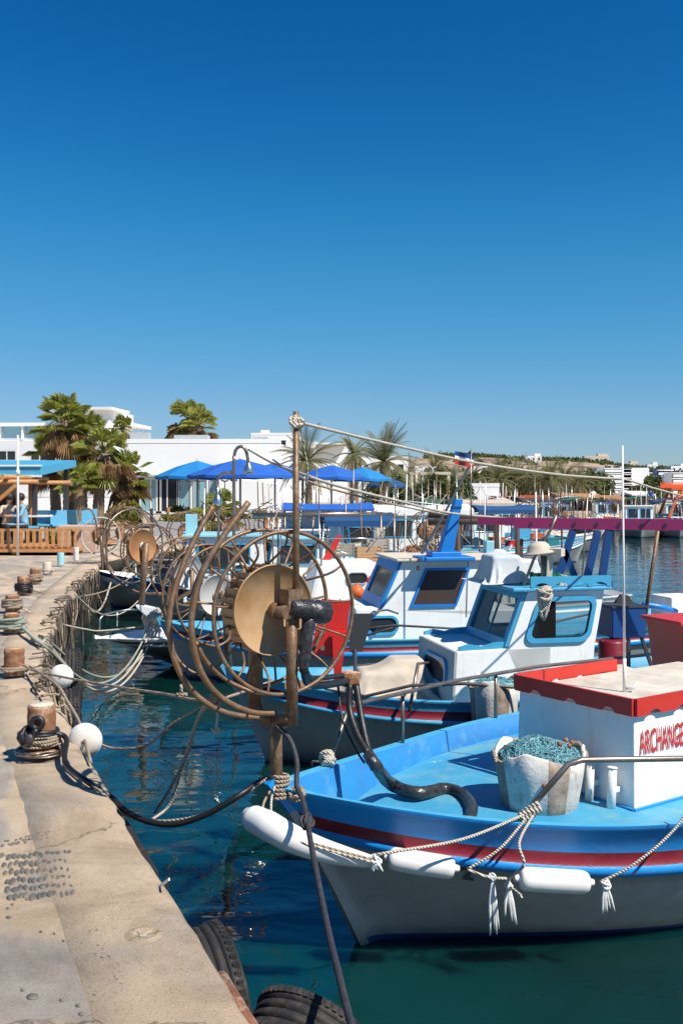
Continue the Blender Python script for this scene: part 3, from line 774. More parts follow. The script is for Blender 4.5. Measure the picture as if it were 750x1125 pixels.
# name lettering
def text_mesh(txt, name, m, parent, o, u, v, size, sx=.6, ext=.002, sp=1.0):
    cu = bpy.data.curves.new(name, 'FONT'); cu.body = txt; cu.size = size; cu.extrude = 0; cu.space_character = sp; cu.offset = size*.022
    ob = bpy.data.objects.new('tmp', cu); col.objects.link(ob)
    dg = bpy.context.evaluated_depsgraph_get(); dg.update()
    me = bpy.data.meshes.new_from_object(ob.evaluated_get(dg)); bpy.data.objects.remove(ob)
    u, v = V(u).normalized(), V(v).normalized(); nn = u.cross(v)
    for k in me.vertices: k.co = V(o)+u*k.co.x*sx+v*k.co.y+nn*ext
    me.name = name; me.materials.clear(); me.materials.append(M[m])
    t = bpy.data.objects.new(name, me); col.objects.link(t); t.parent = parent; return t
nl = la(700, 811, .95); 
text_mesh('ARCHANGELOS', 'name_lettering', 'red', cab, (x0+.04, yn-.012, .915), (1,0,0), (0,.01,1), .20, .355, .003, 1.15)
# rod holders
for y in (-.47, -.30):
    b = MB(); b.cyl((x0-.10, y, z0+.03), (x0-.085, y, z0+.30), .027, n=16); b.cyl((x0-.085, y, z0+.30), (x0-.0845, y, z0+.307), .031, n=16); b.box((x0-.05, y, .70), (.09, .03, .03)); b.build('rod_holder', 'float_white', cab)
# antenna
ab = V((2.62, -.13, z1+.02)); b = MB(); b.tube([ab, ab+V((0,0,.22))], .012, 10); b.tube([ab+V((0,0,.2)), ab+V((-.02,0,1.62))], [.0085,.006], 10)
b.tube([ab+V((0,0,.02)), ab+V((.03,-.05,.03)), ab+V((.06,-.06,.07))], .010, 8); b.build('antenna_pole', 'float_white', A)
# rails
def rail(root, pts, r=.016, m='steel_pipe', name='rail', sub=0): b = MB(); b.tube(pts, r, 10, spline=sub); return b.build(name, m, root)
def gw(h, x, side, dz=0, inn=.035): p = h.pt(x, z_off=0, side=side); p.y -= side*inn; p.z += dz; return p
rail(A, [gw(hA,.92,-1,0), gw(hA,1.15,-1,.31), gw(hA,1.22,-1,.335), gw(hA,1.8,-1,.33), gw(hA,2.8,-1,.33), gw(hA,4.6,-1,.33), gw(hA,4.75,-1,.30), gw(hA,4.8,-1,0)], name='near_rail')
for x in (2.6, 3.7): rail(A, [gw(hA,x,-1,0), gw(hA,x,-1,.33)], name='rail_post')
rail(A, [gw(hA,.62,1,0), gw(hA,.86,1,.32), gw(hA,.95,1,.345), gw(hA,2.2,1,.35), gw(hA,3.2,1,.35), gw(hA,4.6,1,.33), gw(hA,4.8,1,0)], name='far_rail', r=.014)
for x in (1.55, 2.7, 3.8): rail(A, [gw(hA,x,1,0), gw(hA,x,1,.35)], name='rail_post', r=.014)
# bow stanchion
B0 = V((.05, 0, .95))
def onp(px, py, off, ref, n=nA):   # pixel ray onto the plane through ref+n*off with normal n (world)
    o = V((0,0,H)); d = W(px, py, 1)-o; q = ref+n*off
    return o+d*((q-o).dot(n)/d.dot(n))
HC = W(301, 670, 5.12)           # drum centre (front face)
fr = MB()
base = wl(A, (.03, 0, .93)); PO = lambda px, py, off: onp(px, py, off, HC)
st = W(303, 795, base.y)
fr.tube([V((base.x, base.y, .93)), V((st.x+.0, base.y, st.z+.05))], .033, 14)
fp0 = PO(321, 797, .10); fp1 = PO(320, 658, .10)
fr.tube([fp0, fp1], .030, 14)
fr.box(fp1+V((0,0,-.02)), (.085,.085,.14), AA)
pole0 = PO(325, 690, .11); pole1 = PO(325, 452, .11)
bp0 = PO(281, 778, -.16); bp1 = PO(281, 668, -.19)
fr.tube([bp0, bp1], .038, 14)
fr.tube([bp0+V((0,0,.0)), bp0.lerp(st, .5)+V((0,0,-.01)), V((base.x, base.y, st.z)), fp0+V((0,0,.04))], .034, 12, spline=5)
fr.tube([fp0+V((0,0,.03)), V((base.x, base.y, st.z+.03))], .03, 10)
fr.cyl(HC+nA*.14, HC-nA*.2, .035, n=16)
fr.cyl(HC+nA*.015, HC+nA*.06, .045, n=16)
fA = fr.build('net_hauler', 'rust_pipe', A, world=True)
b = MB(); b.tube([pole0, pole1], [.018,.015], 12); b.build('mast_pole', 'rust_pipe', fA, world=True)
# transform helper: fA is child of A with local coords identical to A frame
def sub(b, name, m, par): return b.build(name, m, par, world=False)
class WMB(MB):
    def fin(s, name, m, par, root):
        inv = root.matrix_basis.inverted(); s.v = [inv @ p for p in s.v]; return s.build(name, m, par)
# fix pole: it was built with parent fA -> local inverse must be that of A
for o_ in list(bpy.data.objects):
    if o_.name.startswith('mast_pole'): 
        inv = A.matrix_basis.inverted(); 
        for k in o_.data.vertices: k.co = inv @ k.co
rd, td = .232, .15
d = WMB(); d.lathe(HC, nA, [(.03,-td),(rd*.9,-td),(rd*.98,-td+.008),(rd*.9,-td+.03),(rd*.9,-.035),(rd,-.014),(rd*1.01,-.004),(rd*1.01,.004),(rd*.985,.006),(rd*.975,-.006),(.05,-.008),(.0,-.008)], n=64)
u_, v_ = basis(nA)
for k in range(26):
    a = 2*PI*k/26; e = u_*math.cos(a)+v_*math.sin(a); d.bar(HC+e*rd*.93-nA*td*.95, HC+e*rd*.93-nA*.02, .022, .03)
d.fin('drum', 'brass', fA, A)
RC = HC+W(308,672,5.12)-HC
rings = []
for off in (.055, -.19):
    g = WMB(); c_ = V((RC.x, RC.y, RC.z))+nA*off; rings.append(c_); g.ring(c_, nA, .412, .0105, 64, 10); g.fin('guard_ring', 'rust_pipe', fA, A)
for k in range(13):
    a = 2*PI*(k+.3)/13; e = u_*math.cos(a)+v_*math.sin(a); mpt = HC+e*rd*.95-nA*td*.6
    s_ = WMB(); s_.tube([rings[0]+e*.412, rings[0]+e*.33-nA*.03, mpt], .0065, 6, spline=4); s_.tube([mpt, rings[1]+e*.33+nA*.02, rings[1]+e*.412], .0065, 6, spline=4); s_.fin('spoke', 'rust_pipe', fA, A)
for pts, off, r_ in (([(234,556),(214,592),(194,640),(186,682),(191,722),(207,754),(232,776),(262,786),(300,789)], -.20, .0145),
                 ([(273,552),(246,588),(222,630),(211,676),(213,712),(224,744),(245,768),(275,782),(303,784)], .03, .0155)):
    g = WMB(); g.tube([PO(x, y, off*(1-i/8*.6)) for i, (x, y) in enumerate(pts)], r_, 12, spline=8); g.fin('guard_arc', 'rust_pipe', fA, A)
g = WMB(); g.tube([PO(215,705,-.1), PO(228,728,-.1), PO(250,748,-.1), PO(285,762,-.05), PO(318,763,0)], .011, 8, spline=6); g.fin('lower_brace', 'rust_pipe', fA, A)
# hydraulic motor wrapped in black tape, with hoses
g = WMB()
m0 = HC+nA*.05; m1 = PO(322, 668, .12); g.tube([m0, m1], [.03,.04], 12); g.fin('motor_shaft', 'rust_pipe', fA, A)
g = WMB(); rg = random.Random(5)
k0, k1 = PO(318,667,.13), PO(362,674,.14)
g.tube([k0, k0.lerp(k1,.25), k0.lerp(k1,.5), k0.lerp(k1,.75), k0.lerp(k1,.95), k1], [.038,.052,.054,.060,.052,.022], 14, spline=3)
g.tube([PO(340,678,.13), PO(337,700,.15), PO(334,725,.15), PO(334,738,.15)], [.038,.032,.028,.022], 10, spline=4)
vs2 = []
for p in g.v: vs2.append(p+V((rg.uniform(-1,1), rg.uniform(-1,1), rg.uniform(-1,1)))*.0045)
g.v = vs2; g.fin('wrapped_motor', 'tape', fA, A)
# control stand: red plate + strut + valve block, clamped on the far rail
cs = WMB(); dP = 6.22
cs.add([W(353,658,dP), W(385,661,dP), W(377,723,dP), W(341,719,dP)], [(0,1,2,3)])
nn = V((0,.02,0)); q = cs.v[:]; cs = WMB(); cs.hexa([q[3], q[2], q[2]+nn, q[3]+nn, q[0], q[1], q[1]+nn, q[0]+nn])
cs.bar(W(365,696,dP-.03), W(384,696,dP-.03), .02, .04); 
plate = cs.fin('control_plate', 'plate_red', A, A)
g = WMB(); g.hexa([W(367,752,dP-.05), W(373,752,dP-.05), W(373,752,dP+.01), W(367,752,dP+.01), W(365,700,dP-.06), W(381,694,dP-.06), W(381,694,dP+.0), W(365,700,dP+.0)]); g.fin('plate_strut', 'plate_red', A, A)
g = WMB()
for x_, y_ in ((354,695),(354,712)): g.cyl(W(x_,y_,dP-.03), W(x_,y_,dP), .016, n=12)
g.fin('plate_bolt', 'steel_pipe', A, A)
g = WMB(); g.hexa([W(383,716,6.5), W(398,716,6.5), W(398,716,6.6), W(383,716,6.6), W(386,674,6.5), W(410,674,6.5), W(410,674,6.6), W(386,674,6.6)])
g.tube([W(390,714,6.5), W(390,742,6.4), W(384,748,6.3)], .012, 8); g.fin('splash_shield', 'gunmetal', A, A)
g = WMB(); g.box(W(384,746,6.2), (.10,.08,.08), .4); g.cyl(W(372,740,6.2), W(396,742,6.2), .022, n=10); g.cyl(W(384,737,6.2), W(384,760,6.25), .02, n=10); g.tube([W(384,760,6.25), W(376,768,6.27), wl(A, gw(hA,.95,1,.345))], .016, 8); g.fin('valve_block', 'rust', A, A)
g = WMB(); g.hexa([W(313,757,5.9), W(360,757,5.9), W(360,757,6.0), W(313,757,6.0), W(313,747,5.9), W(362,747,5.9), W(362,747,6.0), W(313,747,6.0)]); g.fin('tan_plank', 'plank_tan', A, A)
hoses = [([PO(334,735,.15), W(338,750,5.4), W(352,753,5.6), W(372,750,5.9), W(381,748,6.15)], .022),
         ([PO(336,738,.13), W(342,745,5.4), W(360,744,5.7), W(376,742,6.1)], .016),
         ([W(384,752,6.15), W(384,780,6.1), W(392,806,6.0), W(404,828,5.9)], .022),
         ([W(391,752,6.15), W(397,790,6.05), W(403,818,5.95), W(410,836,5.86)], .022)]
for pts, r_ in hoses:
    g = WMB(); g.tube(pts, r_, 10, spline=8); g.fin('hydraulic_hose', 'black', A, A)
g = WMB(); zd = .60
g.tube([W(404,828,5.9), W(413,842,5.85), G(430,862,.66), G(458,871,.65), G(487,867,.62), G(507,872,.62), G(518,887,.62), G(515,903,.61)], [.034,.038,.04,.04,.038,.036,.036,.036], 12, spline=8)
rg = random.Random(2); g.v = [p+V((rg.uniform(-1,1), rg.uniform(-1,1), rg.uniform(-1,1)))*.003 for p in g.v]
g.fin('taped_hose', 'tape', A, A)
g = WMB(); g.tube([W(371,752,6.2), W(376,790,6.1), W(390,822,6.0), W(400,838,5.9)], .008, 6, spline=6); g.fin('thin_cable', 'black', A, A)
# registration digits on the bow
def bisect(h, root, px, z_off):
    lo, hi = 0.02, h.L
    for _ in range(40):
        m_ = (lo+hi)/2; P = wl(root, h.pt(m_, z_off=z_off, side=-1)); q = 375+P.x/P.y*F
        if q < px: lo = m_
        else: hi = m_
    return lo
for ch, px in (('L',424),('L',440),('1',470),('9',486),('2',506)):
    t = bisect(hA, A, px, .36); p = hA.pt(t, z_off=.38, side=-1); p2 = hA.pt(t+.1, z_off=.38, side=-1); pu = hA.pt(t, z_off=.30, side=-1)
    text_mesh(ch, 'hull_number', 'gunmetal', A, p+V((0,-.004,0)), p2-p, pu-p, .13, 1.0, .006)
# fenders
def fender(pxs, r_, label, z_off=.30, push=.05):
    pts = []
    for px in pxs:
        t = bisect(hA, A, px, z_off); p = wl(A, hA.pt(t, z_off=z_off, side=-1)); p2 = wl(A, hA.pt(t+.05, z_off=z_off, side=-1)); d = (p2-p).normalized(); nn = V((d.y, -d.x, 0)).normalized(); pts.append(p+nn*(r_+push))
    return pts
def sausage(pts, r_, label, group, ends=True):
    b = MB(); p, q = pts[0], pts[-1]; n = 14; Ln = (q-p).length
    path, rad = [], []
    prof = [(0,.25),(.02,.3),(.06,.34),(.075,.75),(.12,.95),(.2,1),(.5,1.02),(.8,1),(.88,.95),(.925,.75),(.94,.34),(.98,.3),(1,.25)]
    for t, k in prof: path.append(p.lerp(q, t)+(pts[1]-(p+q)/2)*4*t*(1-t) if len(pts) > 2 else p.lerp(q, t)); rad.append(r_*k)
    b.tube(path, rad, 16, spline=2)
    return b.build('fender', 'fender', None, label, 'fender', group)
gf = 'white fenders along the blue bow'
b = MB(); fp = [W(278,899,5.02), W(296,908,4.93), W(318,920,4.88), W(345,931,4.87), W(372,939,4.88), W(400,945,4.9), W(418,948,4.92)]
b.tube([W(270,893,5.06)]+fp, [.03,.066,.073,.068,.06,.05,.035,.02], 16, spline=6)
b.build('fender', 'fender', None, 'long tapering white fender bent round the stem of the nearest boat', 'fender', gf)
f2 = fender((424,460,500), .058, '', .27); f2 = [p-UP*.0 for p in f2]
sausage(f2, .058, 'short white fender tied beside the tip of the long bent fender', gf)
f3 = fender((558,600,642), .060, '', .29)
sausage(f3, .060, 'stubby white fender hanging below the basket on the blue hull', gf)
# basket with net on A's foredeck
bc = G(592, 886, .58)
basket_thing(bc, .225, .275, .33, 'ragged white and brown striped basket full of blue net on the nearest deck', group='striped net baskets')
net_heap(bc+V((0,0,.30)), .25, .24, .10, 'net_blue', 'heap of pale blue fishing net in the striped basket on the nearest deck', n=420, seed=3, r=.0022)
b = MB()
for k in range(9):
    a = k*.9; b.ball(bc+V((.12+.07*math.cos(a), -.03+.06*math.sin(a), .392+.01*math.sin(3*a))), .016, n=8, m=6)
b.ball(bc+V((-.02,-.262,.2)), .018, n=8, m=6)
b.build('net_floats', 'rust', None, 'small brown floats lying in the blue net of the nearest basket', 'net floats')
# red box on the far side, aft
rb = W(752, 711, 8.2); rbl = lw(A, rb)
e = empty('red_locker', V((rb.x, rb.y, .55)), R(20), 'red wooden box on a stand at the stern behind the red trimmed cabin', 'box')
b = MB(); b.hexa([V(p) for p in ((-.17,-.2,.47),(.22,-.2,.44),(.22,.2,.44),(-.17,.2,.47),(-.22,-.24,.88),(.26,-.24,.86),(.26,.22,.86),(-.22,.22,.88))]); b.build('box_body', 'red', e, bevel=.01)
b = MB(); b.box((.02,0,.89), (.54,.52,.035)); b.build('lid', 'red', e, bevel=.008)
b = MB()
for x in (-.15,.18):
    for y in (-.16,.16): b.bar((x,y,0), (x,y,.46), .04)
b.box((0,0,.25), (.4,.36,.18)); b.build('stand', 'gunmetal', e)
# ------------------------------------------------------------------ boat B
BA = R(13); axb = V((math.cos(BA), math.sin(BA), 0)); SB = V((-.66, 9.26, 0))-axb*.434
Bt = empty('fishing_boat', SB, BA, 'cyan and red striped boat with cloth heaped on its light blue wheelhouse roof', 'fishing boat', 'fishing boats moored bow to the quay')
hB = Hull(7.4, 2.05, .88, .66, .72, .434, .50, sm=.36, ster=.6, offs=(0,.09,.17,.21), fall=2.2)
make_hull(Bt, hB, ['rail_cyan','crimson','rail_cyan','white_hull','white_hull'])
def ub(px, py, d): return lw(Bt, W(px, py, d))
yb0, yb1 = -.62, .44
# trunk
b = MB(); b.hexa([V((2.0,yb0,.48)), V((2.95,yb0,.48)), V((2.95,yb1,.48)), V((2.0,yb1,.48)), V((2.03,yb0,1.04)), V((2.95,yb0,1.06)), V((2.95,yb1,1.06)), V((2.03,yb1,1.04))])
tr = b.build('cabin_trunk', 'white', Bt, bevel=.012)
b = MB(); b.hexa([V((1.985,yb0-.004,.47)), V((1.995,yb0-.004,.47)), V((1.995,yb1,.47)), V((1.985,yb1,.47)), V((2.012,yb0-.004,1.035)), V((2.022,yb0-.004,1.035)), V((2.022,yb1,1.035)), V((2.012,yb1,1.035))])
b.build('front_panel', 'plaster_grey', tr)
fc = [V((1.984,yb1,.48)), V((1.984,yb0,.48)), V((2.011,yb0,1.04)), V((2.011,yb1,1.04))]
window(tr, fc, (.22,.84,.36,.82), .09, .035, 'cyan_trim', 'glass_brown', name='front_window')
# wheelhouse (hollow)
wx0, wx1 = 2.52, 3.42; wz0, wz1 = 1.04, 1.57; wxt = 2.72
near = [V((wx0,yb0,wz0-.5)), V((wx1-.10,yb0,wz0-.5)), V((wx1+.04,yb0,wz1)), V((wxt,yb0,wz1))]
def side(y):
    b = MB()
    lowr = [V((wx0+.25,y,.48)), V((wx1-.08,y,.48)), V((wx1-.04,y,wz0)), V((wx0,y,wz0))]
    up = [V((wx0,y,wz0)), V((wx1-.04,y,wz0)), V((wx1+.06,y,wz1)), V((wxt,y,wz1))]
    hole = rrect(.17,.90,.13,.88,.16,8,1.25)
    if y < 0: wall_hole(b, up, hole, .035); b.hexa([lowr[0], lowr[1], lowr[1]+V((0,.035,0)), lowr[0]+V((0,.035,0)), lowr[3], lowr[2], lowr[2]+V((0,.035,0)), lowr[3]+V((0,.035,0))])
    else:
        up2 = [up[1], up[0], up[3], up[2]]; wall_hole(b, up2, [(1-a, c) for a, c in hole][::-1], .035)
        b.hexa([lowr[0]-V((0,.035,0)), lowr[1]-V((0,.035,0)), lowr[1], lowr[0], lowr[3]-V((0,.035,0)), lowr[2]-V((0,.035,0)), lowr[2], lowr[3]])
    wp = b.build('wheelhouse_wall', 'white', Bt)
    if y < 0: window(wp, up, (.15,.92,.10,.90), .10, .045, 'cyan_trim', 'glass_clear', name='side_window')
    else: window(wp, [up[1],up[0],up[3],up[2]], (.08,.85,.10,.90), .10, .045, 'cyan_trim', 'glass_clear', name='side_window')
    return wp
side(yb0); side(yb1)
wc = [V((wx0-.01,yb1,wz0)), V((wx0-.01,yb0,wz0)), V((wxt-.01,yb0,wz1)), V((wxt-.01,yb1,wz1))]
ws = window(Bt, wc, (.0,1.0,.02,.98), .02, .075, 'cyan_trim', 'glass_clear', thick=.03, name='windscreen')
b = MB(); b.bar(blerp(wc,.5,.1), blerp(wc,.5,.9), .012, .02); b.build('centre_bar', 'cyan_trim', ws)
b = MB(); b.box(((wxt+wx1)/2-.03, (yb0+yb1)/2, wz1+.018), (wx1-wxt+.28, yb1-yb0+.12, .035)); rf = b.build('wheelhouse_roof', 'cyan_trim', Bt, bevel=.01)
coaming(Bt, (wxt+.0,yb0-.04,wz1+.036), (wx1+.10,yb0-.04,wz1+.036), .10, 'cyan_trim', 4, parent=rf, r=.075)
coaming(Bt, (wx1+.10,yb1+.04,wz1+.036), (wxt+.3,yb1+.04,wz1+.036), .08, 'cyan_trim', 4, parent=rf, r=.07)
# interior seen through the glass
b = MB(); b.box((3.0,.1,.95), (.7,.5,.10)); b.build('bench', 'plank_tan', Bt)
b = MB(); b.grid(lambda u, v: V((2.86+.16*u, yb0+.06+.02*math.sin(u*25), 1.5-.42*v)), 20, 4); b.build('curtain', 'curtain', Bt)
b = MB(); b.grid(lambda u, v: V((2.80+.10*u, yb0+.09+.02*math.sin(u*20), 1.38-.36*v)), 20, 4); b.build('curtain', 'canvas', Bt)
# cyan hand grips by the windscreen foot
for y in (yb0+.02, yb1-.02):
    b = MB(); b.prism([(0,0),(0,.03),(.10,.055),(.22,.03),(.34,.06),(.46,.065),(.46,.0)], (2.06,y,1.045), (1,0,0), (0,0,1), (0,.03,0)); b.build('hand_grip', 'cyan_trim', tr)
# magenta canopy beam on blue legs
b = MB(); p, q = ub(565,576,9.9), ub(905,576,9.0); p.z = q.z = 2.17
b.bar(p, q, .05, .105, up=UP); bm_ = b.build('canopy_beam', 'magenta', Bt)
for k in range(13):
    t = .06+.075*k; c = p.lerp(q, t); b = MB(); d = (q-p).normalized(); nn = V((d.y, -d.x, 0)); b.cyl(c+nn*.024, c+nn*.032, .017, n=12); b.build('bolt_hole', 'gunmetal', bm_)
p2, q2 = p+V((-.1,.75,0)), q+V((-.1,.62,0)); b = MB(); b.bar(p2, q2, .04, .08, up=UP); b.build('canopy_beam', 'magenta', Bt)
for (a, c, d) in (((629,583),(611,640),10.0), ((618,604),(634,642),10.0), ((656,583),(643,641),9.85), ((668,583),(660,641),9.85)):
    b = MB(); b.bar(ub(*a,d), ub(*c,d), .085, .06, up=(0,0,1)); b.build('canopy_leg', 'dark_blue', Bt)
b = MB(); b.bar(ub(608,641,9.95), ub(672,642,9.85), .06); b.build('leg_foot_beam', 'dark_blue', Bt)
b = MB(); b.tube([ub(722,583,9.8), ub(705,700,9.9)], .02, 8); b.build('canopy_pole', 'rust_pipe', Bt)
b = MB(); b.tube([lw(Bt, W(870,583,9.4)), lw(Bt, W(880,745,9.4))], .02, 8); b.build('canopy_pole', 'rust_pipe', Bt)
# near rail
rail(Bt, [gw(hB,.75,-1), ub(401,765,8.6), ub(452,753,8.5), ub(510,751,8.4), ub(590,757,8.3), gw(hB,5.5,-1,.3), gw(hB,5.7,-1,0)], name='near_rail', r=.014)
rail(Bt, [ub(459,729,8.65), ub(449,783,8.5)], name='rail_post', r=.015)
rail(Bt, [ub(459,729,8.65), ub(470,728,9.2)], name='rail_hook', r=.012)
hauler(Bt, ub(239,654,9.25), (.42,-.9,0), .19, .46, 'grey_disc', (.06,0,.88), td=.12, ring_off=(.06,-.2), spokes=10, pr=.012, post_r=.03,
       arcs=[[ub(x, y, 9.3) for x, y in ((205,600),(188,640),(184,690),(200,730),(238,750))]])
b = MB(); b.box(lw(Bt, W(742,672,10.4)), (.35,.4,.34)); b.box(lw(Bt, W(735,684,10.2)), (.6,.5,.1)); b.build('stern_box', 'white', Bt, bevel=.01)
b = MB(); b.tube([ub(705,664,10.0), ub(725,667,10.0), ub(742,672,10.1)], .03, 8, spline=4); b.build('stern_tube', 'boom_blue', Bt)
# things on B
drape(wl(Bt, V((2.72, -.08, wz1+.04))), [(-.05,0,.12,.14,.16,.14),(.12,-.05,.10,.16,.10,.11),(-.02,.12,.15,.06,.05,.15),(.16,.1,.05,.1,.1,.08)], (.78,.84), BA, 'tarp_blue', 'cloth', 'blue grey cloth draped over a lamp housing on the light blue wheelhouse roof', 'cloth', seed=4)
r_ = empty('deck_lamp', W(592,628,9.3)*1.0, 0, 'flat hat shaped deck lamp on a slanting arm beside the draped roof cloth', 'lamp')
b = MB(); b.lathe((0,0,.17), (-.15,0,1), [(.16,0),(.15,.015),(.11,.03),(.10,.07),(.07,.10),(0,.11)], n=24); b.build('lamp_shade', 'canvas', r_)
b = MB(); b.tube([(-.16,0,-.16),(-.05,0,.12),(.10,0,.38),(.16,0,.52)], .014, 8); b.tube([(.05,.02,-.2),(.05,.02,.17)], .035, 10); b.build('lamp_arm', 'steel_pipe', r_)
b = MB(); b.bar(W(597,606,9.3), W(618,607,9.2), .1, .07); b.bar(W(604,610,9.25), W(602,640,9.25), .05); b.build('roof_plank', 'cream', None, 'cream painted block on a post beside the hat shaped lamp', 'block')
crate(W(598,643,9.45), .2, .16, .11, BA, 'green', 'small green crate on the wheelhouse roof behind the draped cloth')
net_heap(W(614,644,9.5), .16, .12, .09, 'rope_pale', 'small heap of cream rope on the wheelhouse roof by the blue legs', n=60, seed=9, r=.007, cat='rope heap', name='rope_heap')
b = MB(); tp = W(598,651,8.55); rg = random.Random(8)
for k in range(7): b.tube([tp+V((rg.uniform(-.05,.05),0,.05)), tp+V((rg.uniform(-.06,.06),-.01,-.03)), tp+V((rg.uniform(-.06,.08),0,-.12-.02*k))], .013, 6, spline=4)
knot(b, tp, .05, 5, 3); b.build('rope_tassel', 'rope_pale', None, 'knotted cream rope hanging from the wheelhouse roof edge above the rounded window', 'rope')
drape(V((W(430,0,9.6).x, 9.62, .525)), [(-.1,0,.12,.22,.2,.13),(.14,.05,.17,.16,.16,.18),(.32,-.05,.08,.08,.1,.09)], (1.35,1.2), .1, 'canvas', 'tarpaulin', 'sand coloured tarpaulin thrown over a heap on the foredeck', seed=6)
drape(V((W(690,0,9.5).x, 9.55, .53)), [(-.12,0,.14,.14,.14,.14),(.16,0,.11,.12,.12,.11)], (1.05,.9), .2, 'canvas', 'tarpaulin', 'grey beige tarpaulin heap on deck between white wheelhouse and red box', seed=12)
bk = G(543, 787, .50); bk.z = .50
basket_thing(V((1.30, 8.55, .52)), .19, .21, .34, 'striped net basket standing against the white wheelhouse behind the red trimmed cabin', group='striped net baskets')
net_heap(V((1.30, 8.55, .84)), .19, .19, .05, 'net_blue', 'green blue net filling the basket against the white wheelhouse', n=60, seed=21)
e = empty('blue_locker', V((W(683,0,9.9).x, 9.95, .52)), BA, 'dark blue lidded box on a red drum at the stern of the light blue boat', 'box')
b = MB(); b.box((0,0,.68), (.36,.34,.30)); b.build('box_body', 'dark_blue', e, bevel=.012)
b = MB(); b.box((0,0,.835), (.38,.36,.02)); b.prism([(-.1,0),(.1,0),(.05,.07),(-.03,.08)], (.1,.12,.845), (1,0,0), UP, (0,.03,0)); b.build('lid', 'gunmetal', e)
b = MB(); b.bar((-.15,-.1,0),(-.15,-.1,.54),.03); b.bar((.15,-.12,.54),(.28,-.12,.2),.03); b.bar((.15,.12,0),(.15,.12,.54),.03); b.build('stand', 'gunmetal', e)
b = MB(); b.lathe(V((W(672,0,9.75).x, 9.75, .52)), UP, [(.13,0),(.14,.02),(.13,.2),(.14,.22),(.13,.24),(.135,.5),(.12,.52)], n=24); b.build('drum', 'crimson', None, 'dark red drum standing under the dark blue box', 'drum')

# ------------------------------------------------------------------ boat C
CA = R(10); axc = V((math.cos(CA), math.sin(CA), 0)); SC = V((-2.05, 13.3, 0))-axc*.364
Ct = empty('fishing_boat', SC, CA, 'white boat with dark blue framed windows and a bright blue crane on its roof', 'fishing boat', 'fishing boats moored bow to the quay')
hC = Hull(8, 2.2, .78, .60, .72, .364, .46, sm=.38, ster=.65, offs=(0,.09,.15,.22), fall=2.4)
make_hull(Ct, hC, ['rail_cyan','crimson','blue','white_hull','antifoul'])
def uc(px, py, d): return lw(Ct, W(px, py, d))
cy0, cy1 = -.70, .55
b = MB(); b.hexa([V((2.55,cy0,.45)), V((4.75,cy0,.45)), V((4.75,cy1,.45)), V((2.55,cy1,.45)), V((2.5,cy0,.96)), V((4.75,cy0,.90)), V((4.75,cy1,.90)), V((2.5,cy1,.96))]); tc_ = b.build('cabin_trunk', 'white', Ct, bevel=.02)
window(tc_, [V((2.55,cy0,.45)), V((4.2,cy0,.45)), V((4.2,cy0,.95)), V((2.55,cy0,.95))], (.06,.32,.32,.82), .11, .03, 'cyan_trim', 'glass_dark', name='porthole')
hx0, hx1, hz0, hz1, hxt = 2.85, 4.45, .93, 1.56, 3.13
b = MB(); b.hexa([V((hx0,cy0,hz0)), V((hx1-.22,cy0,hz0-.1)), V((hx1-.22,cy1,hz0-.1)), V((hx0,cy1,hz0)), V((hxt,cy0,hz1)), V((hx1,cy0,hz1)), V((hx1,cy1,hz1)), V((hxt,cy1,hz1))])
wh = b.build('wheelhouse', 'white', Ct, bevel=.01)
wc = [V((hx0-.006,cy1,hz0)), V((hx0-.006,cy0,hz0)), V((hxt-.006,cy0,hz1)), V((hxt-.006,cy1,hz1))]
window(wh, wc, (.0,1.0,.02,.99), .02, .14, 'blue', 'glass_brown', thick=.03, name='windscreen')
sc_ = [V((hx0,cy0,hz0)), V((hx1-.22,cy0,hz0)), V((hx1,cy0,hz1)), V((hxt,cy0,hz1))]
window(wh, sc_, (.26,.72,.05,.86), .01, .035, 'boom_blue', 'glass_brown', name='side_window')
b = MB(); b.bar((4.0,cy0-.006,hz0-.1), (4.02,cy0-.006,hz1), .012, .012); b.build('panel_joint', 'plaster_grey', wh)
b = MB(); b.box(((hxt+hx1)/2+.02, (cy0+cy1)/2, hz1+.02), (hx1-hxt+.22, cy1-cy0+.14, .035)); b.build('wheelhouse_roof', 'cream', wh, bevel=.01)
b = MB(); b.box(uc(459,624,12.58), (.04,.03,.06)); b.build('side_lamp', 'gunmetal', wh)
# crane
cr = MB(); p, q = uc(487,612,13.2), uc(503,548,13.2)
def taper(b, p, q, w0, w1, t=.1):
    u = V((1,0,0)); v = V((0,1,0)); b.hexa([p-u*w0-v*t, p+u*w0-v*t, p+u*w0+v*t, p-u*w0+v*t, q-u*w1-v*t*.6, q+u*w1-v*t*.6, q+u*w1+v*t*.6, q-u*w1+v*t*.6])
taper(cr, p, q, .095, .05); crm = cr.build('crane_arm', 'boom_blue', Ct, bevel=.01)
b = MB(); b.box(uc(487,613,13.2), (.72,.5,.05)); b.box(uc(487,610,13.2), (.40,.3,.1)); b.build('crane_base', 'boom_blue', Ct, bevel=.01)
for t in (.35,.6,.85):
    b = MB(); c = p.lerp(q, t); b.box(c, (.16-.05*t,.14,.035)); b.build('crane_clamp', 'dark_blue', crm)
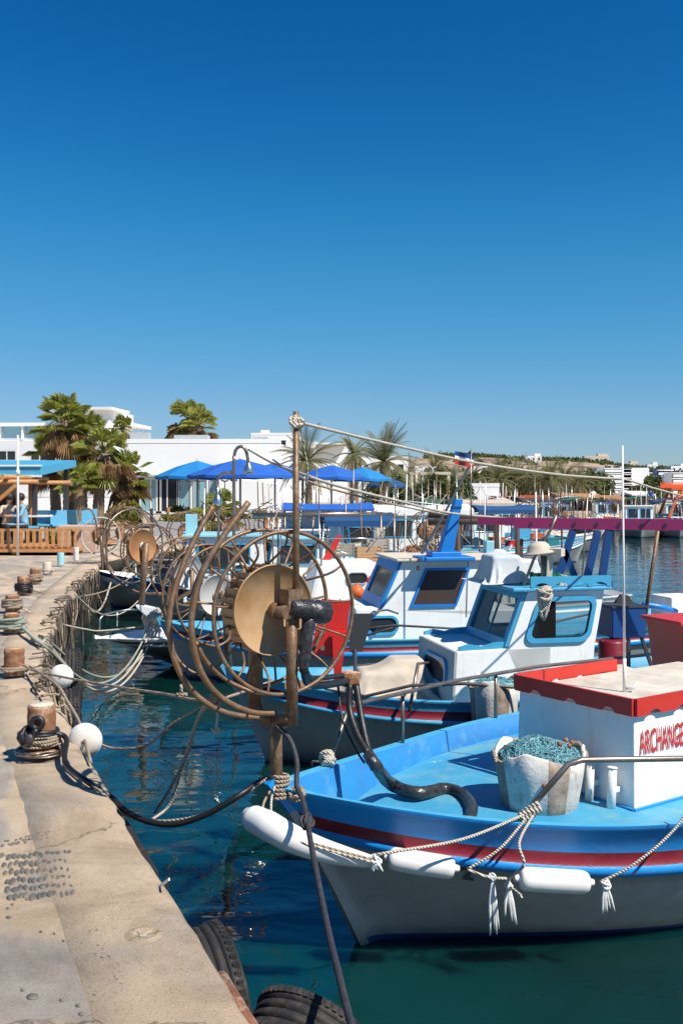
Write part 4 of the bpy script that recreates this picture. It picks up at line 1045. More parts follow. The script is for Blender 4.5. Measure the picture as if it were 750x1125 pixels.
# stern frame
for (a, c, d) in (((470,574),(566,572),14.2), ((470,566),(566,571),15.3)):
    b = MB(); b.tube([uc(a[0],a[1],d), uc(c[0],c[1],d)], .045, 8); b.build('frame_beam', 'wood_dark', Ct)
for (x, d) in ((503,14.2),(548,14.2),(500,15.2),(545,15.2),(568,14.3)):
    b = MB(); t_ = uc(x,573,d); b.tube([t_, V((t_.x, t_.y, .55))], .035, 8); b.build('frame_post', 'wood_dark' if x != 548 else 'steel_pipe', Ct)
rail(Ct, [gw(hC,1.4,-1), uc(435,687,12.2), uc(560,694,11.9), gw(hC,6,-1,.3), gw(hC,6.2,-1)], name='near_rail', r=.014)
rail(Ct, [uc(437,688,12.2), gw(hC,2.3,-1)], name='rail_post', r=.012)
rail(Ct, [uc(400,680,12.7), uc(410,672,12.8), uc(425,670,12.9), uc(437,674,12.7)], name='roof_grip', r=.012)
hauler(Ct, uc(207,628,13.4), (.45,-.9,0), .22, .45, 'grey_disc', (.08,0,.78), td=.15, ring_off=(.05,-.2), spokes=11, pr=.014)
gl = MB(); x_, y_ = 257, 13.6
gl.tube([W(257,690,y_), W(257,520,y_), W(257.5,500,y_), W(261,492,y_), W(267,491,y_), W(271,498,y_), W(273,510,y_)], .022, 8, spline=5); 
gl.v = [Ct.matrix_basis.inverted() @ p for p in gl.v]; gp = gl.build('lamp_post', 'steel_pipe', Ct)
b = MB(); c = uc(273,510,y_); b.lathe(c-V((0,0,.10)), UP, [(.075,-.03),(.07,0),(.065,.06),(.035,.10),(.03,.13)], n=20); b.build('lamp_bell', 'stainless', gp)

# ------------------------------------------------------------------ boat D: small low motorboat
DA = R(34); D = empty('motorboat', W(104,703,13.6)*V((1,1,0)) if False else V((W(104,703,13.6).x, 13.6, 0)), DA, 'small low grey white motorboat with bow rail and disc winch on a post', 'motorboat', 'fishing boats moored bow to the quay')
hD = Hull(4.6, 1.5, .48, .46, .5, 1.25, .40, sm=.5, ster=.85, offs=(0,.05,.09,.12), fall=2, flare=.3)
make_hull(D, hD, ['white','gunmetal','white','olive','olive'], deckmat='white', capmat='white')
def ud(px, py, d): return lw(D, W(px, py, d))
rail(D, [ud(109,694,13.5), ud(110,680,13.5), ud(114,675,13.6), ud(129,672,13.9), ud(140,670,14.0), ud(160,669,14.1)], r=.014, m='stainless', name='bow_rail')
rail(D, [ud(129,672,13.9), ud(129,688,13.9)], r=.012, m='stainless', name='rail_post')
b = MB(); b.hexa([ud(150,668,13.9), ud(168,683,13.9), ud(172,683,14.4), ud(160,668,14.4), ud(148,664,13.9), ud(172,668,13.9), ud(176,668,14.4), ud(158,664,14.4)]); b.build('bow_roller', 'white', D, bevel=.01)
b = MB(); b.tube([ud(163,680,14.1), V((ud(163,680,14.1).x, ud(163,680,14.1).y, .42))], .05, 10); b.build('roller_post', 'white', D)
hauler(D, ud(157,600,14.0), (.25,-.97,0), .235, .52, 'copper', ud(155,668,14.05), td=.08, ring_off=(-.22,), spokes=9, pr=.012, post_r=.045, post_side=.8, ring_m='steel_pipe',
       arcs=[[ud(x, y, 14.2) for x, y in ((138,553),(122,575),(117,605),(124,632),(150,650),(178,652))]])
# ------------------------------------------------------------------ generic boats
def ring_cab(root, x0, x1, y0, y1, z0, z1, slant=.18, wall='white', roof='pale_cyan', frame='cyan_trim', back=0, overhang=.08, nwin=1):
    b = MB(); b.hexa([V((x0,y0,z0)), V((x1,y0,z0)), V((x1,y1,z0)), V((x0,y1,z0)), V((x0+slant,y0,z1)), V((x1+back,y0,z1)), V((x1+back,y1,z1)), V((x0+slant,y1,z1))])
    c = b.build('cabin', wall, root, bevel=.01)
    b = MB(); b.box(((x0+slant+x1+back)/2, (y0+y1)/2, z1+.025), (x1+back-x0-slant+overhang*2, y1-y0+overhang*2, .05)); b.build('cabin_roof', roof, c, bevel=.01)
    m = z0+(z1-z0)*.42
    t = .42*slant
    fc = [V((x0+t-.004,y1,m)), V((x0+t-.004,y0,m)), V((x0+slant-.004,y0,z1)), V((x0+slant-.004,y1,z1))]
    window(c, fc, (.08,.46,.1,.85), .03, .03, frame, 'glass_dark'); window(c, fc, (.54,.92,.1,.85), .03, .03, frame, 'glass_dark')
    sc = [V((x0+t,y0,m)), V((x1,y0,m)), V((x1+back,y0,z1)), V((x0+slant,y0,z1))]
    for k in range(nwin): window(c, sc, (.14+.8*k/nwin,.14+.8*(k+1)/nwin-.12,.12,.84), .04, .03, frame, 'glass_dark')
    return c
def canopy(root, x0, x1, y0, y1, z0, z, m='umb_blue', pole='steel_pipe', droop=.12):
    f = MB()
    for x in (x0, x1):
        for y in (y0, y1): f.tube([V((x,y,z0)), V((x,y,z))], .018, 6)
    for y in (y0, y1): f.tube([V((x0,y,z)), V((x1,y,z))], .018, 6)
    for x in (x0, x1): f.tube([V((x,y0,z)), V((x,y1,z))], .018, 6)
    fr = f.build('canopy_frame', pole, root)
    if m:
        b = MB(); b.grid(lambda u, v: V((x0-.05+(x1-x0+.1)*u, y0-.05+(y1-y0+.1)*v, z+.03+.16*math.sin(PI*v)-.05*math.sin(PI*u)*math.sin(PI*v))), 10, 8)
        for s_, y in ((0, y0-.05), (1, y1+.05)): b.grid(lambda u, v: V((x0-.05+(x1-x0+.1)*u, y, z+.03-droop*v)), 10, 1)
        b.build('canopy_cloth', m, fr)
def gen_boat(x, y, ang, Ln, B, cols, label, cabin=None, can=None, haul=None, mast=None, zb=.85, zm=.6, deck='deck_cyan', cap='rail_cyan', engine=None, rails=True, group='small boats moored across the harbour', K=20, clutter=9):
    r_ = empty('fishing_boat', V((x, y, 0)), R(ang), label, 'boat', group)
    h = Hull(Ln, B, zb, zm, zm+.08, .4, .42, sm=.42, ster=.65, offs=(0,.10,.17,.23)); make_hull(r_, h, cols, deckmat=deck, capmat=cap, K=K)
    if cabin: ring_cab(r_, *cabin[:6], **(cabin[6] if len(cabin) > 6 else {}))
    if can: canopy(r_, *can)
    if haul: hauler(r_, V((.25,-.05,zb+haul[0])), (.4*haul[3],-.9,0), haul[1]*.5, haul[1], haul[2], (.1,0,zb), td=.12, ring_off=(.05,-.2), spokes=9, pr=.015)
    if mast:
        for (mx, mz) in mast: b = MB(); b.tube([V((mx,0,.4)), V((mx+.02,0,mz))], [.028,.018], 8); b.build('mast', 'steel_pipe', r_)
    if engine:
        b = MB(); ex = Ln-.15; b.hexa([V((ex,-.14,.35)), V((ex+.42,-.14,.5)), V((ex+.42,.14,.5)), V((ex,.14,.35)), V((ex-.05,-.16,.95)), V((ex+.42,-.14,.9)), V((ex+.42,.14,.9)), V((ex-.05,.16,.95))]); b.bar((ex+.2,0,.4), (ex+.2,0,-.3), .12, .1); b.build('outboard_engine', engine, r_, bevel=.03)
    if rails:
        rail(r_, [gw(h,.5,-1), gw(h,.7,-1,.3), gw(h,2.2,-1,.32), gw(h,3.4,-1,.32), gw(h,3.5,-1)], r=.014, m='stainless')
        rail(r_, [gw(h,.5,1), gw(h,.7,1,.3), gw(h,2.2,1,.32), gw(h,3.4,1,.32), gw(h,3.5,1)], r=.014, m='stainless')
    if clutter:
        rg = random.Random(int(abs(x*37+y*11)))
        for k in range(clutter):
            t = rg.uniform(.12,.95)*Ln; hw = abs(h.pt(t, z_off=0).y)*.8; yy = rg.uniform(-hw, hw); zt = rg.uniform(1.2,2.9)
            b = MB(); b.tube([V((t,yy,.43)), V((t+rg.uniform(-.12,.12),yy+rg.uniform(-.1,.1),zt))], [.018,.012], 6)
            if rg.random() < .4: b.tube([V((t,yy,zt*.8)), V((t+rg.uniform(-1.2,1.2),yy,zt*rg.uniform(.6,.95)))], .012, 6)
            b.build('pole', rg.choice(['steel_pipe','rust_pipe','stainless','white','wood_dark']), r_)
        for k in range(clutter//2+1):
            t = rg.uniform(.2,.9)*Ln; hw = abs(h.pt(t, z_off=0).y)*.6; yy = rg.uniform(-hw, hw); s_ = rg.uniform(.22,.5)
            b = MB(); b.box((t,yy,.43+s_*.4), (s_*rg.uniform(.8,1.4), s_, s_*.8)); b.box((t,yy,.43+s_*.82), (s_*1.1, s_*1.06, .03)); b.build('deck_box', rg.choice(['white','cream','rail_cyan','plate_red','dark_blue','wood','canvas','teal','orange','yellow']), r_, bevel=.01)
        for k in range(3):
            t = rg.uniform(.1,.9)*Ln; b = MB(); a_ = V((t,0,rg.uniform(1.8,2.8))); c_ = V((max(.05, min(Ln, t+rg.uniform(-2.5,2.5))),rg.uniform(-.5,.5),rg.uniform(.7,1.6))); b.tube(sag(a_, c_, .04, 6), .008, 4); b.build('rigging_line', rg.choice(['rope_pale','rope_old']), r_)
        t = rg.uniform(.25,.8)*Ln; b = MB()
        b.grid(lambda u, v: V((t+.5*v*math.cos(2*PI*u)*(1+.2*math.sin(4*PI*u)), .32*v*math.sin(2*PI*u), .43+.38*(1-v*v)*(1+.25*math.sin(9*u+5*v)))), 20, 6); b.build('net_pile', rg.choice(['rust','canvas','net_blue','rope_pale','curtain']), r_)
    return r_, h
WB = ['white','dark_blue','white','white_hull','antifoul']
gq = 'fishing boats moored bow to the quay'
# E: white bow with blue band ; hauler with pale ring
EE, hE = gen_boat(W(104,0,21.3).x, 21.3, 5, 7, 2.2, ['dark_blue','white','white','white_hull','antifoul'], 'white bowed boat with blue band and pale ringed net winch at the quay bend', zb=.80, haul=None, cabin=(3.6,4.9,-.6,.6,.4,1.45), deck='white', cap='white', group=gq, K=36, can=(4.9,6.3,-.8,.8,.5,1.82,'navy_cloth'))
hauler(EE, lw(EE, W(111,589,21.5)), (.15,-1,0), .20, .40, 'rust', lw(EE, W(113,626,21.5)), td=.1, ring_off=(.04,-.1), spokes=8, pr=.015, ring_m='grey_disc', arcs=[[lw(EE, W(a, c, 21.4)) for a, c in ((90,560),(100,560),(106,575),(108,595))], [lw(EE, W(a, c, 21.2)) for a, c in ((132,553),(119,572),(113,600),(118,618),(126,630))]])
hauler(EE, lw(EE, W(140,585,21.8)), (.3,-1,0), .25, .55, 'rust', lw(EE, W(140,630,21.8)), td=.1, ring_off=(.06,-.25), spokes=12, pr=.015)
# G: white cabin with pale cyan roof
GG, hG = gen_boat(-3.95, 19.0, 8, 7, 2.2, ['dark_blue','crimson','rail_cyan','white_hull','antifoul'], 'boat with boxy white cabin, pale cyan roof and round window behind the net wheel', group=gq, K=30, rails=True)
c = ring_cab(GG, .95, 2.45, -.65, .65, .4, 1.62, slant=.06, roof='pale_cyan')
window(c, [V((.95,-.652,.4)), V((2.45,-.652,.4)), V((2.45,-.652,1.6)), V((.95,-.652,1.6))], (.55,.85,.25,.62), .2, .04, 'white', 'glass_dark', name='round_window')
b = MB(); b.box((1.1,-.3,1.85), (.22,.3,.38)); b.build('roof_locker', 'pale_cyan', c)
canopy(GG, 2.7, 4.9, -.7, .7, .5, 2.03, None)
b = MB(); b.tube([lw(GG, W(278,566,18.6)), lw(GG, W(395,565,18.2))], .045, 8); b.build('boom', 'steel_pipe', GG)
hauler(GG, V((.3,0,1.35)), (.3,-.95,0), .2, .5, 'rust', (.12,0,.8), td=.1, ring_off=(.05,-.2), spokes=12, pr=.014)
# H: white cabin with oval window and buoy
HH, hH = gen_boat(-2.2, 16.3, 8, 7, 2.1, ['white','rail_cyan','white','white_hull','antifoul'], 'white boat with oval window and orange buoy, behind the red control plate', deck='white', cap='white', group=gq, K=30, zm=.68, rails=False)
b = MB(); b.hexa([V((1.55,-.6,.45)), V((2.85,-.6,.45)), V((2.85,.6,.45)), V((1.55,.6,.45)), V((1.75,-.6,1.32)), V((2.8,-.6,1.32)), V((2.8,.6,1.32)), V((1.75,.6,1.32))]); c = b.build('cabin', 'white', HH, bevel=.08)
window(c, [V((1.6,-.603,.45)), V((2.85,-.603,.45)), V((2.8,-.603,1.32)), V((1.7,-.603,1.32))], (.48,.78,.62,.84), .09, .015, 'plaster_grey', 'glass_dark', name='oval_window')
window(c, [V((1.6,-.603,.45)), V((2.85,-.603,.45)), V((2.8,-.603,1.32)), V((1.7,-.603,1.32))], (.66,.76,.30,.44), .05, .012, 'plaster_grey', 'glass_dark', name='oval_window')
b = MB(); b.tube([lw(HH, W(240,640,16.4)), lw(HH, W(240,548,16.4)), lw(HH, W(238,530,16.4)), lw(HH, W(244,521,16.4)), lw(HH, W(252,520,16.4)), lw(HH, W(257,528,16.4)), lw(HH, W(257,640,16.4))], .024, 8, spline=5); lp = b.build('lamp_post', 'steel_pipe', HH)
b = MB(); c_ = lw(HH, W(239,548,16.4)); b.lathe(c_-V((0,0,.08)), UP, [(.085,-.03),(.08,0),(.075,.08),(.045,.12),(.03,.16),(.03,.3)], n=20); b.build('lamp_bell', 'stainless', lp)
b = MB(); b.hexa([lw(HH, W(a, c, d)) for a, c, d in ((352,618,16.8),(362,618,16.8),(362,618,17),(352,618,17),(370,588,16.8),(376,588,16.8),(376,588,17),(370,588,17))]); b.build('red_fin', 'plate_red', HH)
b = MB(); b.box((4.55,-.5,1.35), (.28,.26,.24)); b.box((4.6,-.5,1.56), (.16,.2,.2)); b.build('instrument_box', 'pale_cyan', HH, bevel=.01)
b = MB(); b.box((4.52,-.5,.85), (.1,.1,.8)); b.box((5.4,.3,.9), (.06,.06,1.5)); b.build('box_post', 'wood_dark', HH)
b = MB(); b.box((5.4,.3,1.75), (.26,.2,.18)); b.build('instrument_box', 'rail_cyan', HH)
def buoy(p, r_, m, label, cat='buoy', group=None, cap=None):
    e = empty('buoy', V(p)-V((0,0,r_)), 0, label, cat, group)
    b = MB(); b.lathe((0,0,r_), UP, [(r_*math.sin(t), -r_*math.cos(t)) for t in [PI*i/14 for i in range(1,14)]]+[(r_*.2, r_*1.08),(r_*.16, r_*1.28),(.0, r_*1.3)], n=22); b.build('buoy_body', m, e)
    b = MB(); b.ring((0,0,r_*2.25), (1,0,0), r_*.14, r_*.05, 12, 6); b.build('buoy_eye', cap or 'black', e)
buoy(W(392,651,15.25), .115, 'orange', 'round orange buoy resting on the white boat left of the dark blue framed windscreen')
buoy(W(406,638,15.9), .06, 'plate_red', 'tiny red cone shaped float on the white boat beside the orange buoy')
bx = MB(); bx.tube([W(411,640,15.6), W(411,655,15.6)], [.05,.05], 12); bx.build('fender', 'dark_blue', None, 'small dark blue fender standing beside the orange buoy', 'fender')
# boats further along the quay bend
spec = [
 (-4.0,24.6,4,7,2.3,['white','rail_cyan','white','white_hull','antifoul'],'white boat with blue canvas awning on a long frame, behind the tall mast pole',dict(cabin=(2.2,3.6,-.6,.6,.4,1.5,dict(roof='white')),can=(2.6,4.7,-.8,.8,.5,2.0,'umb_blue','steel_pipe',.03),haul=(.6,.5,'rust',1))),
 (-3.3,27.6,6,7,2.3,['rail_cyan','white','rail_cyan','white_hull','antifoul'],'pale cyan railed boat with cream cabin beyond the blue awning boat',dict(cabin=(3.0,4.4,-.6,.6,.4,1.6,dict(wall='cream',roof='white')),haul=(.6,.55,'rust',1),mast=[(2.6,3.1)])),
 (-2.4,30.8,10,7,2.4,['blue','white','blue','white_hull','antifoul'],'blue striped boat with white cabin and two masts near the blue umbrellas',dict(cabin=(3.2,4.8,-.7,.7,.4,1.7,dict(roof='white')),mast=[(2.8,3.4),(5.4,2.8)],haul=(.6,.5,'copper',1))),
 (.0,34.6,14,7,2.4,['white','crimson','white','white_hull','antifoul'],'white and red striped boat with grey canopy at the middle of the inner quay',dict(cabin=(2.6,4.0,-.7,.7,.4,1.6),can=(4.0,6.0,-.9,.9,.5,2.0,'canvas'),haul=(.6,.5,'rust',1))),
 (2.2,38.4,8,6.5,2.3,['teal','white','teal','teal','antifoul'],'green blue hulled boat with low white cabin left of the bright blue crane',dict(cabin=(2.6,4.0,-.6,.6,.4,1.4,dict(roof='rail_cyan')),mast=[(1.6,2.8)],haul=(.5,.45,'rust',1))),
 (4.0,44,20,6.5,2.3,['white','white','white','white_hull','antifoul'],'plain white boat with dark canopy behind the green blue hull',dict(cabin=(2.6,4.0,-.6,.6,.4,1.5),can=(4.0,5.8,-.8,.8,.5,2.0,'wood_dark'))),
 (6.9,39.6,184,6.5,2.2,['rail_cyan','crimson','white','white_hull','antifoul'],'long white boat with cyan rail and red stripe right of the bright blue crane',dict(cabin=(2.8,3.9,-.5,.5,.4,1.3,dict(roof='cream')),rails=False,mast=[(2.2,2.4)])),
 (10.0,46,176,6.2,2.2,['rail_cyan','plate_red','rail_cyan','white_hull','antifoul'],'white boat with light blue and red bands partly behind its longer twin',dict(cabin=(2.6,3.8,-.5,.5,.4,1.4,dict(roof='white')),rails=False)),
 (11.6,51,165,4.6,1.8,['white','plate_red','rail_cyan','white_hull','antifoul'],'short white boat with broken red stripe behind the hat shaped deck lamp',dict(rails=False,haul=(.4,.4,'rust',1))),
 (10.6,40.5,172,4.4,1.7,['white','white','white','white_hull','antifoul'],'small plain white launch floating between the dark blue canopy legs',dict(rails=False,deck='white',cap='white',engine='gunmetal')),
]
for x, y, a, Ln, Bm, cols, lab, kw in spec: gen_boat(x, y, a, Ln, Bm, cols, lab, **kw)
# far rank of boats along the pier, bows out
kinds = [dict(cabin=(1.8,3.4,-.7,.7,.4,1.6,dict(roof='white'))), dict(can=(1.4,4.4,-.9,.9,.5,1.9,'white')), dict(cabin=(2.2,3.8,-.7,.7,.4,1.8,dict(roof='rail_cyan')), haul=(.6,.5,'rust',1)),
 dict(can=(1.4,4.2,-.9,.9,.5,1.9,'green')), dict(cabin=(2,3.4,-.7,.7,.4,1.5,dict(wall='cream',roof='cream')), mast=[(1.6,3.3)]), dict(engine='gunmetal', can=(2.2,4.2,-.8,.8,.5,1.8,'navy_cloth')), dict(haul=(.6,.5,'copper',1), cabin=(2.4,3.8,-.7,.7,.4,1.7,dict(roof='umb_blue'))), dict(can=(1.4,4.2,-.9,.9,.5,1.9,'orange'))]
kd = ['white cabin','white awning','light blue cabin roof','green awning','cream cabin','navy awning','deep blue roof','orange awning']
ords = ['first','second','third','fourth','fifth','sixth','seventh','eighth','ninth','tenth','eleventh','twelfth','thirteenth','fourteenth']
for i in range(14):
    x, y = (8.8+2.2*i, 51.5+(i % 3)*.5) if i < 6 else (9.6+2.3*(i-6), 60.5+(i % 3)*.5); j = i if i < 6 else i-6; kk = (i*5+1) % 8; rgf = random.Random(i+200)
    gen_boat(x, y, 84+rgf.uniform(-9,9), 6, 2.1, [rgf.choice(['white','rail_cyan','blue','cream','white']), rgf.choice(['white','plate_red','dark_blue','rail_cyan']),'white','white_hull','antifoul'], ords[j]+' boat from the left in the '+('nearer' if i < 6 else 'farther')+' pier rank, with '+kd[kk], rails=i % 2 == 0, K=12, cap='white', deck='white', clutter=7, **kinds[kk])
# boats filling the inner basin behind the near ones
inner_b = [(2.4,25.5,172,'umb_blue','small boat lying side on with blue canvas in the inner basin',2),(5.0,29.5,186,'white','boat lying side on under a white awning in the inner basin',1),(3.6,33.5,178,'rust','open boat with rusty net wheel and bare poles in the inner basin',6),(8.5,34.8,192,'navy_cloth','navy covered boat beyond the dark frame posts',5),(7.6,49,200,'teal','teal covered boat near the white kiosk',3),(5.2,53,170,'canvas','cream cabin boat moored nearest the white kiosk',4)]
for x, y, a_, c_, lab, kk in inner_b:
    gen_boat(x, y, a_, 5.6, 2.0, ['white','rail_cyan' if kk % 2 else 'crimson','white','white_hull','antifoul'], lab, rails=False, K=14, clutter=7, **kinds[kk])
# orange lattice boat, far right
OB, hO = gen_boat(31.4, 60.5, 178, 9, 2.8, ['dark_blue','white','dark_blue','dark_blue','antifoul'], 'dark hulled boat carrying a tall orange lattice deck at the far right', zb=1.3, zm=1.0, rails=False)
OB.location.x = 27.6; OB.location.y = 58.5
b = MB(); b.box((4.8,0,2.55), (7.6,2.4,.14)); b.box((4.8,0,2.0), (7.6,.1,.1)); b.box((4.8,-1.1,2.9), (7.6,.06,.06)); b.box((4.8,-1.1,2.72), (7.6,.04,.22))
for k in range(6):
    x = 1.1+1.27*k
    for y in (-1.1, 1.1): b.bar((x,y,.9), (x+.63,y,2.5), .14); b.bar((x+1.26,y,.9), (x+.63,y,2.5), .14)
b.build('orange_lattice', 'orange', OB)
b = MB(); b.box((5.2,0,1.4), (4.5,1.6,.9)); b.build('deckhouse', 'plaster_grey', OB)
b = MB(); b.tube([V((5.5,0,2.6)), V((5.5,0,4.1))], .05, 8); b.tube([V((3,0,2.6)), V((3,0,3.4))], .04, 8); b.build('mast', 'orange', OB)
b = MB()
b.hexa([W(568,548,62), W(604,548,62), W(604,548,64), W(568,548,64), W(571,544,62), W(601,544,62), W(601,544,64), W(571,544,64)]); b.build('orange_dinghy', 'orange', None, 'flat orange dinghy stored upside down on the white launch roof', 'dinghy')
# crates, nets and buoys spread on the middle boats
cr_spec = [(270,612,19,'wood','brown wooden crate on the pale cyan roofed boat'),(285,600,22,'plank_tan','tan crate behind the net wheel frame, near the blue awning'),(405,610,17.5,'plank_tan','tan fish crate right of the red fin'),(381,605,19,'cream','cream fish crate under the navy canopy'),(415,600,20,'canvas','grey beige crate left of the pale cyan box'),(445,618,16.5,'cream','cream crate just above the dark blue framed windscreen roof'),(520,612,19,'pale_cyan','pale cyan crate between the dark frame posts')]
for px, py, d, m_, lab in cr_spec: crate(W(px, py, d)-V((0,0,.1)), .42, .32, .24, random.uniform(-.4,.4), m_, lab)
# supports for those crates: boats at those depths already carry decks
nets = [(196,612,20,'rust','brown net pile on the pale cyan roofed boat bow'),(170,632,19.5,'canvas','beige net pile left of the boxy white cabin'),(300,615,20.2,'net_blue','blue green net pile behind the big brass drum'),(452,600,27,'rust','rust brown net pile behind the bright blue crane'),(472,590,31,'canvas','pale net pile beyond the dark frame beam'),(330,605,24.5,'rope_pale','pale rope pile under the blue awning')]
for i, (px, py, d, m_, lab) in enumerate(nets):
    p = W(px, py, d); p.z = .50; net_heap(p, .55, .4, .45, m_, lab, n=90, seed=30+i, r=.012, group='net piles on the boats')

# ------------------------------------------------------------------ bollards and quay gear
def bollard(px, py, r_, h, m, label, z=QZ+.03, flange=True, cap='cream'):
    p = G(px, py, z); e = empty('bollard', p, random.uniform(0, 3), label, 'bollard', 'iron bollards along the quay edge')
    b = MB(); pr = [(r_*1.02,0),(r_,.02)]+[(r_*random.uniform(.96,1.02), h*k/8) for k in range(1, 8)]+[(r_,h*.97),(r_*.93,h),(0,h)]
    b.lathe((0,0,0), UP, pr, n=24); b.build('post', m, e)
    b = MB(); b.lathe((0,0,h+.001), UP, [(r_*.86,0),(r_*.8,.006),(0,.008)], n=24); b.build('filled_top', cap, e)
    if flange: b = MB(); b.lathe((0,0,0), UP, [(r_*1.45,0),(r_*1.45,.02),(r_*1.2,.035),(r_,.04)], n=24); b.build('base_flange', 'rust', e)
    return e, p
bo1, p1 = bollard(46, 828, .083, .29, 'rust', 'nearest rusty bollard with a white top, wrapped in black strap')
bospec = [(16,741,.085,.22,'rust','flat topped rusty bollard beside the clean white float'),(13,694,.085,.2,'rust','rusty bollard with pale green ropes coiled around its foot'),(14,671,.09,.20,'rust','squat rusty bollard one further than the green rope coil'),
 (26,652,.09,.26,'rust','fourth rusty bollard from the far bend, with dark rope rings'),(39,640,.09,.24,'rust','rusty bollard wound with brown rope before the kerb narrows'),(52,630,.08,.22,'cream','cream painted bollard near the bend of the quay'),(67,621,.07,.26,'pale_cyan','pale blue painted bollard near the flagpole'),(84,616,.06,.30,'float_dirty','white painted post at the far bend of the quay')]
bps = [p1]
for px, py, r_, h, m_, lab in bospec:
    e, p = bollard(px, py, r_, h, m_, lab, flange=False, cap='plank_tan'); bps.append(p)
def coil(p, r_, n, m, rr, label, z0=.02, seed=1, group='rope coils round the bollards', loose=.02):
    rg = random.Random(seed); b = MB(); pts = []
    for i in range(n*12+1):
        a = 2*PI*i/12; k = r_+rr+loose*rg.random(); pts.append(V(p)+V((k*math.cos(a), k*math.sin(a), z0+rr+i/12*rr*1.6+rg.uniform(-.004,.004))))
    b.tube(pts, rr, 6, spline=2); knot(b, V(p)+V((r_+.02, -.03, z0+.04)), rr*2.2, 3, seed)
    return b.build('rope_coil', m, None, label, 'rope', group)
coil(p1, .083, 4, 'rope', .010, 'brown rope wound at the foot of the nearest bollard', z0=.04, seed=2)
coil(p1, .105, 3, 'steel_pipe', .006, 'loose wire loops lying on the kerb round the nearest bollard', z0=0, seed=3, loose=.05)
coil(bps[1], .085, 2, 'rope', .012, 'brown rope turns at the foot of the flat topped bollard', seed=4)
coil(bps[2], .10, 5, 'rope_green', .015, 'pale green rope coil round a rusty bollard', seed=5, loose=.06)
coil(bps[3], .09, 5, 'rope', .015, 'brown rope coil round the squat rusty bollard', seed=6, loose=.03)
coil(bps[4], .09, 4, 'black', .018, 'dark rope rings on the fourth bollard from the bend', seed=7, loose=.02)
coil(bps[5], .09, 4, 'rope', .016, 'brown rope wound on the bollard before the cream one', seed=8, loose=.03)
coil(bps[6], .09, 2, 'rope_pale', .014, 'pale rope turns on the cream painted bollard', seed=9, loose=.05)
# black strap on the first bollard
b = MB()
for k, z in enumerate((.085,.105,.125,.145)): b.ring(p1+V((0,0,z)), (.05*k-.05,.04,1), .094, .013, 28, 6)
b.ring(p1+V((.005,-.10,.205)), (.1,-1,.1), .030, .016, 18, 8); b.tube([p1+V((.0,-.10,.17)), p1+V((-.02,-.11,.13)), p1+V((-.05,-.10,.10))], .02, 8, spline=3)
knot(b, p1+V((-.07,-.09,.13)), .04, 4, 2)
b.build('strap_binding', 'black', None, 'black rubber strap bound and knotted round the nearest bollard', 'strap')
e = None
b = MB(); b.ball(p1+V((-.035,-.125,.115)), .028, (1,.6,1.2), 12, 8); b.ball(p1+V((-.085,-.10,.14)), .03, (1,.7,.8), 12, 8); b.build('cloth_rag', 'gunmetal', None, 'grey rag knotted into the black strap of the nearest bollard', 'rag')
# floats at the quay wall
def flt(px, py, z, r_, m, label, sq=.55):
    p = W(px, py, z); e = empty('round_float', p-V((0,0,r_)), 0, label, 'float', 'round white floats hanging at the quay wall')
    b = MB(); b.ball((0,0,r_), r_, (1,sq,1), 28, 16); b.ring((0,0,r_), (0,1,0), r_*.99, r_*.05, 36, 6); b.build('float_body', m, e)
    b = MB(); b.ring((0,-r_*sq,r_), (0,1,0), r_*.08, r_*.03, 12, 6); b.build('float_hub', 'rust', e); return p
flt(68, 743, 8.0, .092, 'float_white', 'clean white round float beside the flat topped bollard')
flt(94, 813, 6.35, .105, 'float_dirty', 'rust stained white float hanging beside the nearest bollard')
# tyres
def tyre(c, nrm, R_, w_, label):
    e = empty('tyre', V(c)-V((0,0,R_)), 0, label, 'tyre', 'old tyres hung as fenders on the quay wall'); nrm = V(nrm).normalized(); c0 = V((0,0,R_))
    b = MB(); b.lathe(c0, nrm, [(R_*.55,-w_*.38),(R_*.6,-w_*.5),(R_*.85,-w_*.52),(R_*.96,-w_*.44),(R_,-w_*.3),(R_,-w_*.21),(R_*.965,-w_*.2),(R_*.965,-w_*.16),(R_,-w_*.15),(R_,-w_*.02),(R_*.965,-w_*.01),(R_*.965,w_*.03),(R_,w_*.04),(R_,w_*.17),(R_*.965,w_*.18),(R_*.965,w_*.22),(R_,w_*.23),(R_,w_*.3),(R_*.96,w_*.44),(R_*.85,w_*.52),(R_*.6,w_*.5),(R_*.55,w_*.38),(R_*.8,w_*.3),(R_*.88,0),(R_*.8,-w_*.3),(R_*.55,-w_*.38)], n=48, cap=False)
    u, v = basis(nrm); g = b
    for k in range(56):
        a = 2*PI*k/56; q = u*math.cos(a)+v*math.sin(a); s_ = .18 if k % 2 else -.1
        g.bar(c0+q*R_*.985-nrm*w_*.42, c0+q*R_*.985-nrm*w_*.3, .02, .02)
        g.bar(c0+q*R_*.985+nrm*w_*.3, c0+q*R_*.985+nrm*w_*.42, .02, .02)
    g.build('tyre_body', 'rubber', e, fix=True)
def edge_at(y):
    for a, c in zip(kl2, kl2[1:]):
        if (a.y-y)*(c.y-y) <= 0: return a+(c-a)*((y-a.y)/(c.y-a.y+1e-9)), (c-a).normalized()
def wall_pt(y, out, z):
    p, t = edge_at(y); return p+V((t.y, -t.x, 0))*out+V((0,0,z-QZ)), t
p, t = wall_pt(3.9, .13, .46); tyre(p, (t.y+.1, -t.x+.0, .12), .30, .20, 'dark tyre flat against the quay wall behind the rusty pipe')
p, t = wall_pt(3.42, .34, .50); tyre(p, (t.y*.75+.55*t.x, -t.x*.75+.55*t.y, .55), .245, .19, 'ribbed tyre turned outward at the bottom of the picture, nearest to the camera')
